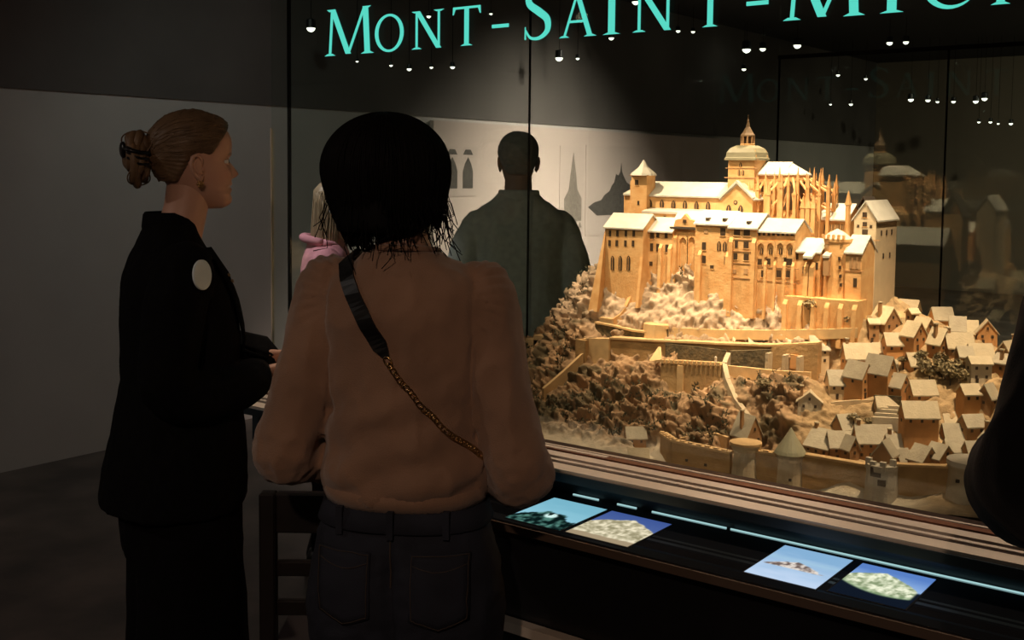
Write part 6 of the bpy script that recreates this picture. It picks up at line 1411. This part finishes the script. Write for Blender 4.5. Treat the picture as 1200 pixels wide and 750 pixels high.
# man at the frame's edge, elbow bent
armsR = [([(-.185, -.01, 1.36), (-.235, -.05, 1.24), (-.268, -.07, 1.165), (-.235, .04, 1.12), (-.15, .18, 1.12), (-.09, .25, 1.11)], [.078, .083, .080, .076, .060, .045], ((-.09, .25, 1.11), (.6, .8, .1), (.2, -.2, -.9), 1, .6)),
         ([(.185, -.01, 1.36), (.235, -.05, 1.24), (.262, -.07, 1.12), (.235, .05, 1.07), (.15, .18, 1.09), (.09, .25, 1.11)], [.078, .083, .080, .076, .060, .045], ((.09, .25, 1.11), (-.6, .8, .1), (-.2, -.2, -.9), -1, .6))]
figure((-.098, 1.69, 0), math.radians(40), 1.07, 'person in a black coat at the frame edge, elbow bent, seen from behind', COAT, None, armsR, mat('black_coat_cloth', (0.007, 0.007, 0.0075), 0.9, 0.3, 50, bump=.1, bscale=300, spec=.1, sheen=.1), M_trouser, (.5, .29, .2),
       lambda r, H: cap_hair(r, H, M_dkhair, .018, SHORT), topname='coat')
# man behind the case, dark against the pale board
hang = lambda q: [(q * .170, -.01, 1.345), (q * .215, -.03, 1.22), (q * .24, -.03, 1.08), (q * .24, .02, .95), (q * .235, .05, .84)]
armsH = [(hang(q), [.060, .066, .062, .056, .046], ((q * .235, .05, .84), (0, .1, -1), (-q, 0, 0), q, .35)) for q in (-1, 1)]
JK = [(.80, 0, 0, .205, .135), (.95, 0, 0, .19, .130), (1.10, 0, 0, .182, .124), (1.22, 0, -.004, .195, .124), (1.31, 0, -.01, .205, .115), (1.365, 0, -.014, .205, .10), (1.405, 0, -.016, .165, .085), (1.44, 0, -.016, .11, .072), (1.475, 0, -.014, .078, .062)]
r_, top_, me_ = figure((-2.735, 3.66, 0), math.radians(42), 1.025, 'person in a dark jacket beyond the case, a silhouette against the pale board', JK, None, armsH, mat('glass_veiled_jacket', (0.50, 0.54, 0.50), 0.85, 0.2, 40), M_trouser, (.30, .18, .13),  # jacket colour lifted to grey-green, painting in the veil of glass reflections
       lambda r, H: cap_hair(r, H, mat('glass_veiled_hair', (.24, .25, .23), .8, .3, 40), .016, SHORT), topname='jacket')  # hair lifted to the same painted reflection tone
MB().loft([[(.074 * math.cos(a) * k, -.014 + .064 * math.sin(a) * k, z - .02 * max(0, math.sin(a))) for a in np.linspace(0, 2 * math.pi, 36, endpoint=False)] for k, z in ((1.12, 1.435), (1.18, 1.455), (1.10, 1.482), (1.0, 1.486), (.96, 1.470))]).build('collar', MATS['glass_veiled_jacket'], top_, True)
# person in pink beyond the left pane
PINK = [(.86, 0, 0, .18, .13), (.95, 0, 0, .185, .135), (1.10, 0, 0, .175, .125), (1.22, 0, -.004, .178, .122), (1.31, 0, -.01, .18, .115), (1.365, 0, -.014, .165, .10), (1.405, 0, -.016, .12, .085), (1.44, 0, -.016, .088, .070)]
armsP = [([(q * .165, -.01, 1.35), (q * .215, -.0, 1.24), (q * .225, .04, 1.12), (q * .18, .15, 1.10), (q * .10, .24, 1.13)], [.066, .068, .064, .056, .044], ((q * .10, .24, 1.13), (-q * .5, .8, .2), (-q * .2, 0, -.9), -q, .6)) for q in (-1, 1)]
def long_hair(r, H):
    rg = np.random.default_rng(8)
    def ex():
        P = []
        for i in range(260):
            a = rg.uniform(math.pi * .95, math.pi * 2.05); b = (.078 * math.cos(a) * 1.05, -.005 + .095 * math.sin(a)); z0 = rg.uniform(.10, .18)
            P.append([np.array((b[0] * (1 + .12 * t), b[1] * (1 + .05 * t) - .01 * t, z0 - t * rg.uniform(.20, .26))) for t in np.linspace(0, 1, 8)])
        return P
    cap_hair(r, H, mat('ash_blond_hair', (0.42, 0.30, 0.18), .5, .3, 30), .014, [.03, .04, .05, .06, .08, .10, .12, .150, .182, .194], 22, ex)
    hp = MB()
    hp.tube(catmull([(-.088, 0, .10), (-.088, .0, .17), (-.05, 0, .228), (0, 0, .242), (.05, 0, .228), (.088, 0, .17), (.088, 0, .10)], 5), .006, 8)
    hp.build('headphone_band', mat('white_plastic', (.75, .76, .78), .35), r, True).matrix_local = H
    for q in (-1, 1): MB().tube([(q * .074, 0, .096), (q * .098, 0, .096)], .034, 18).build('ear_cup', MATS['white_plastic'], r, True).matrix_local = H
rp, tp, mp_ = figure((-3.225, 3.072, 0), math.radians(-45), .92, 'person in a pink hooded top and headphones, glimpsed beyond the left pane', PINK, None, armsP, mat('pink_sweat_cloth', (0.72, 0.30, 0.36), 0.85, 0.12, 20, bump=.1, bscale=200), M_trouser, (.66, .42, .33), long_hair, headpos=(0, .03, 1.475), topname='hooded_top')
MB().tube([(.10 * math.cos(a), -.03 + .085 * math.sin(a), 1.425 + .02 * -math.sin(a)) for a in np.linspace(0, 2 * math.pi, 30)], .019, 10, False).build('hood', MATS['pink_sweat_cloth'], tp, True)

# ------------------------------------------------------------------ dark chair between the two visitors
def chair():
    # local x across, y forward (the way a sitter faces), back at y = 0
    r = empty('wooden_chair', (-1.735, 1.735, 0), math.radians(37)); tag(r, 'dark wooden chair standing empty between the two visitors, slatted back', 'chair')
    m = mat('near_black_wood', (0.018, 0.013, 0.011), 0.45, 0.3, 20)
    W, D = .40, .36
    def bar(name, x0, x1, y0, y1, z0, z1): o = MB().box(x0, x1, y0, y1, z0, z1).build(name, m, r); bevel(o, .004); return o
    for x in (-W / 2, W / 2):
        bar('leg', x - .018, x + .018, -.018, .018, 0, .88); bar('leg', x - .018, x + .018, D - .018, D + .018, 0, .45)
        bar('side_rail', x - .012, x + .012, .018, D - .018, .40, .44); bar('stretcher', x - .010, x + .010, .018, D - .018, .20, .225)
    bar('seat', -W / 2 - .02, W / 2 + .02, -.01, D + .03, .45, .475)
    bar('top_rail', -W / 2 + .018, W / 2 - .018, -.014, .014, .79, .88)
    for z in (.60, .69): bar('back_slat', -W / 2 + .018, W / 2 - .018, -.010, .010, z, z + .035)
    bar('back_rail', -W / 2 + .018, W / 2 - .018, -.012, .012, .40, .44); bar('front_rail', -W / 2 + .018, W / 2 - .018, D - .012, D + .012, .40, .44)
chair()
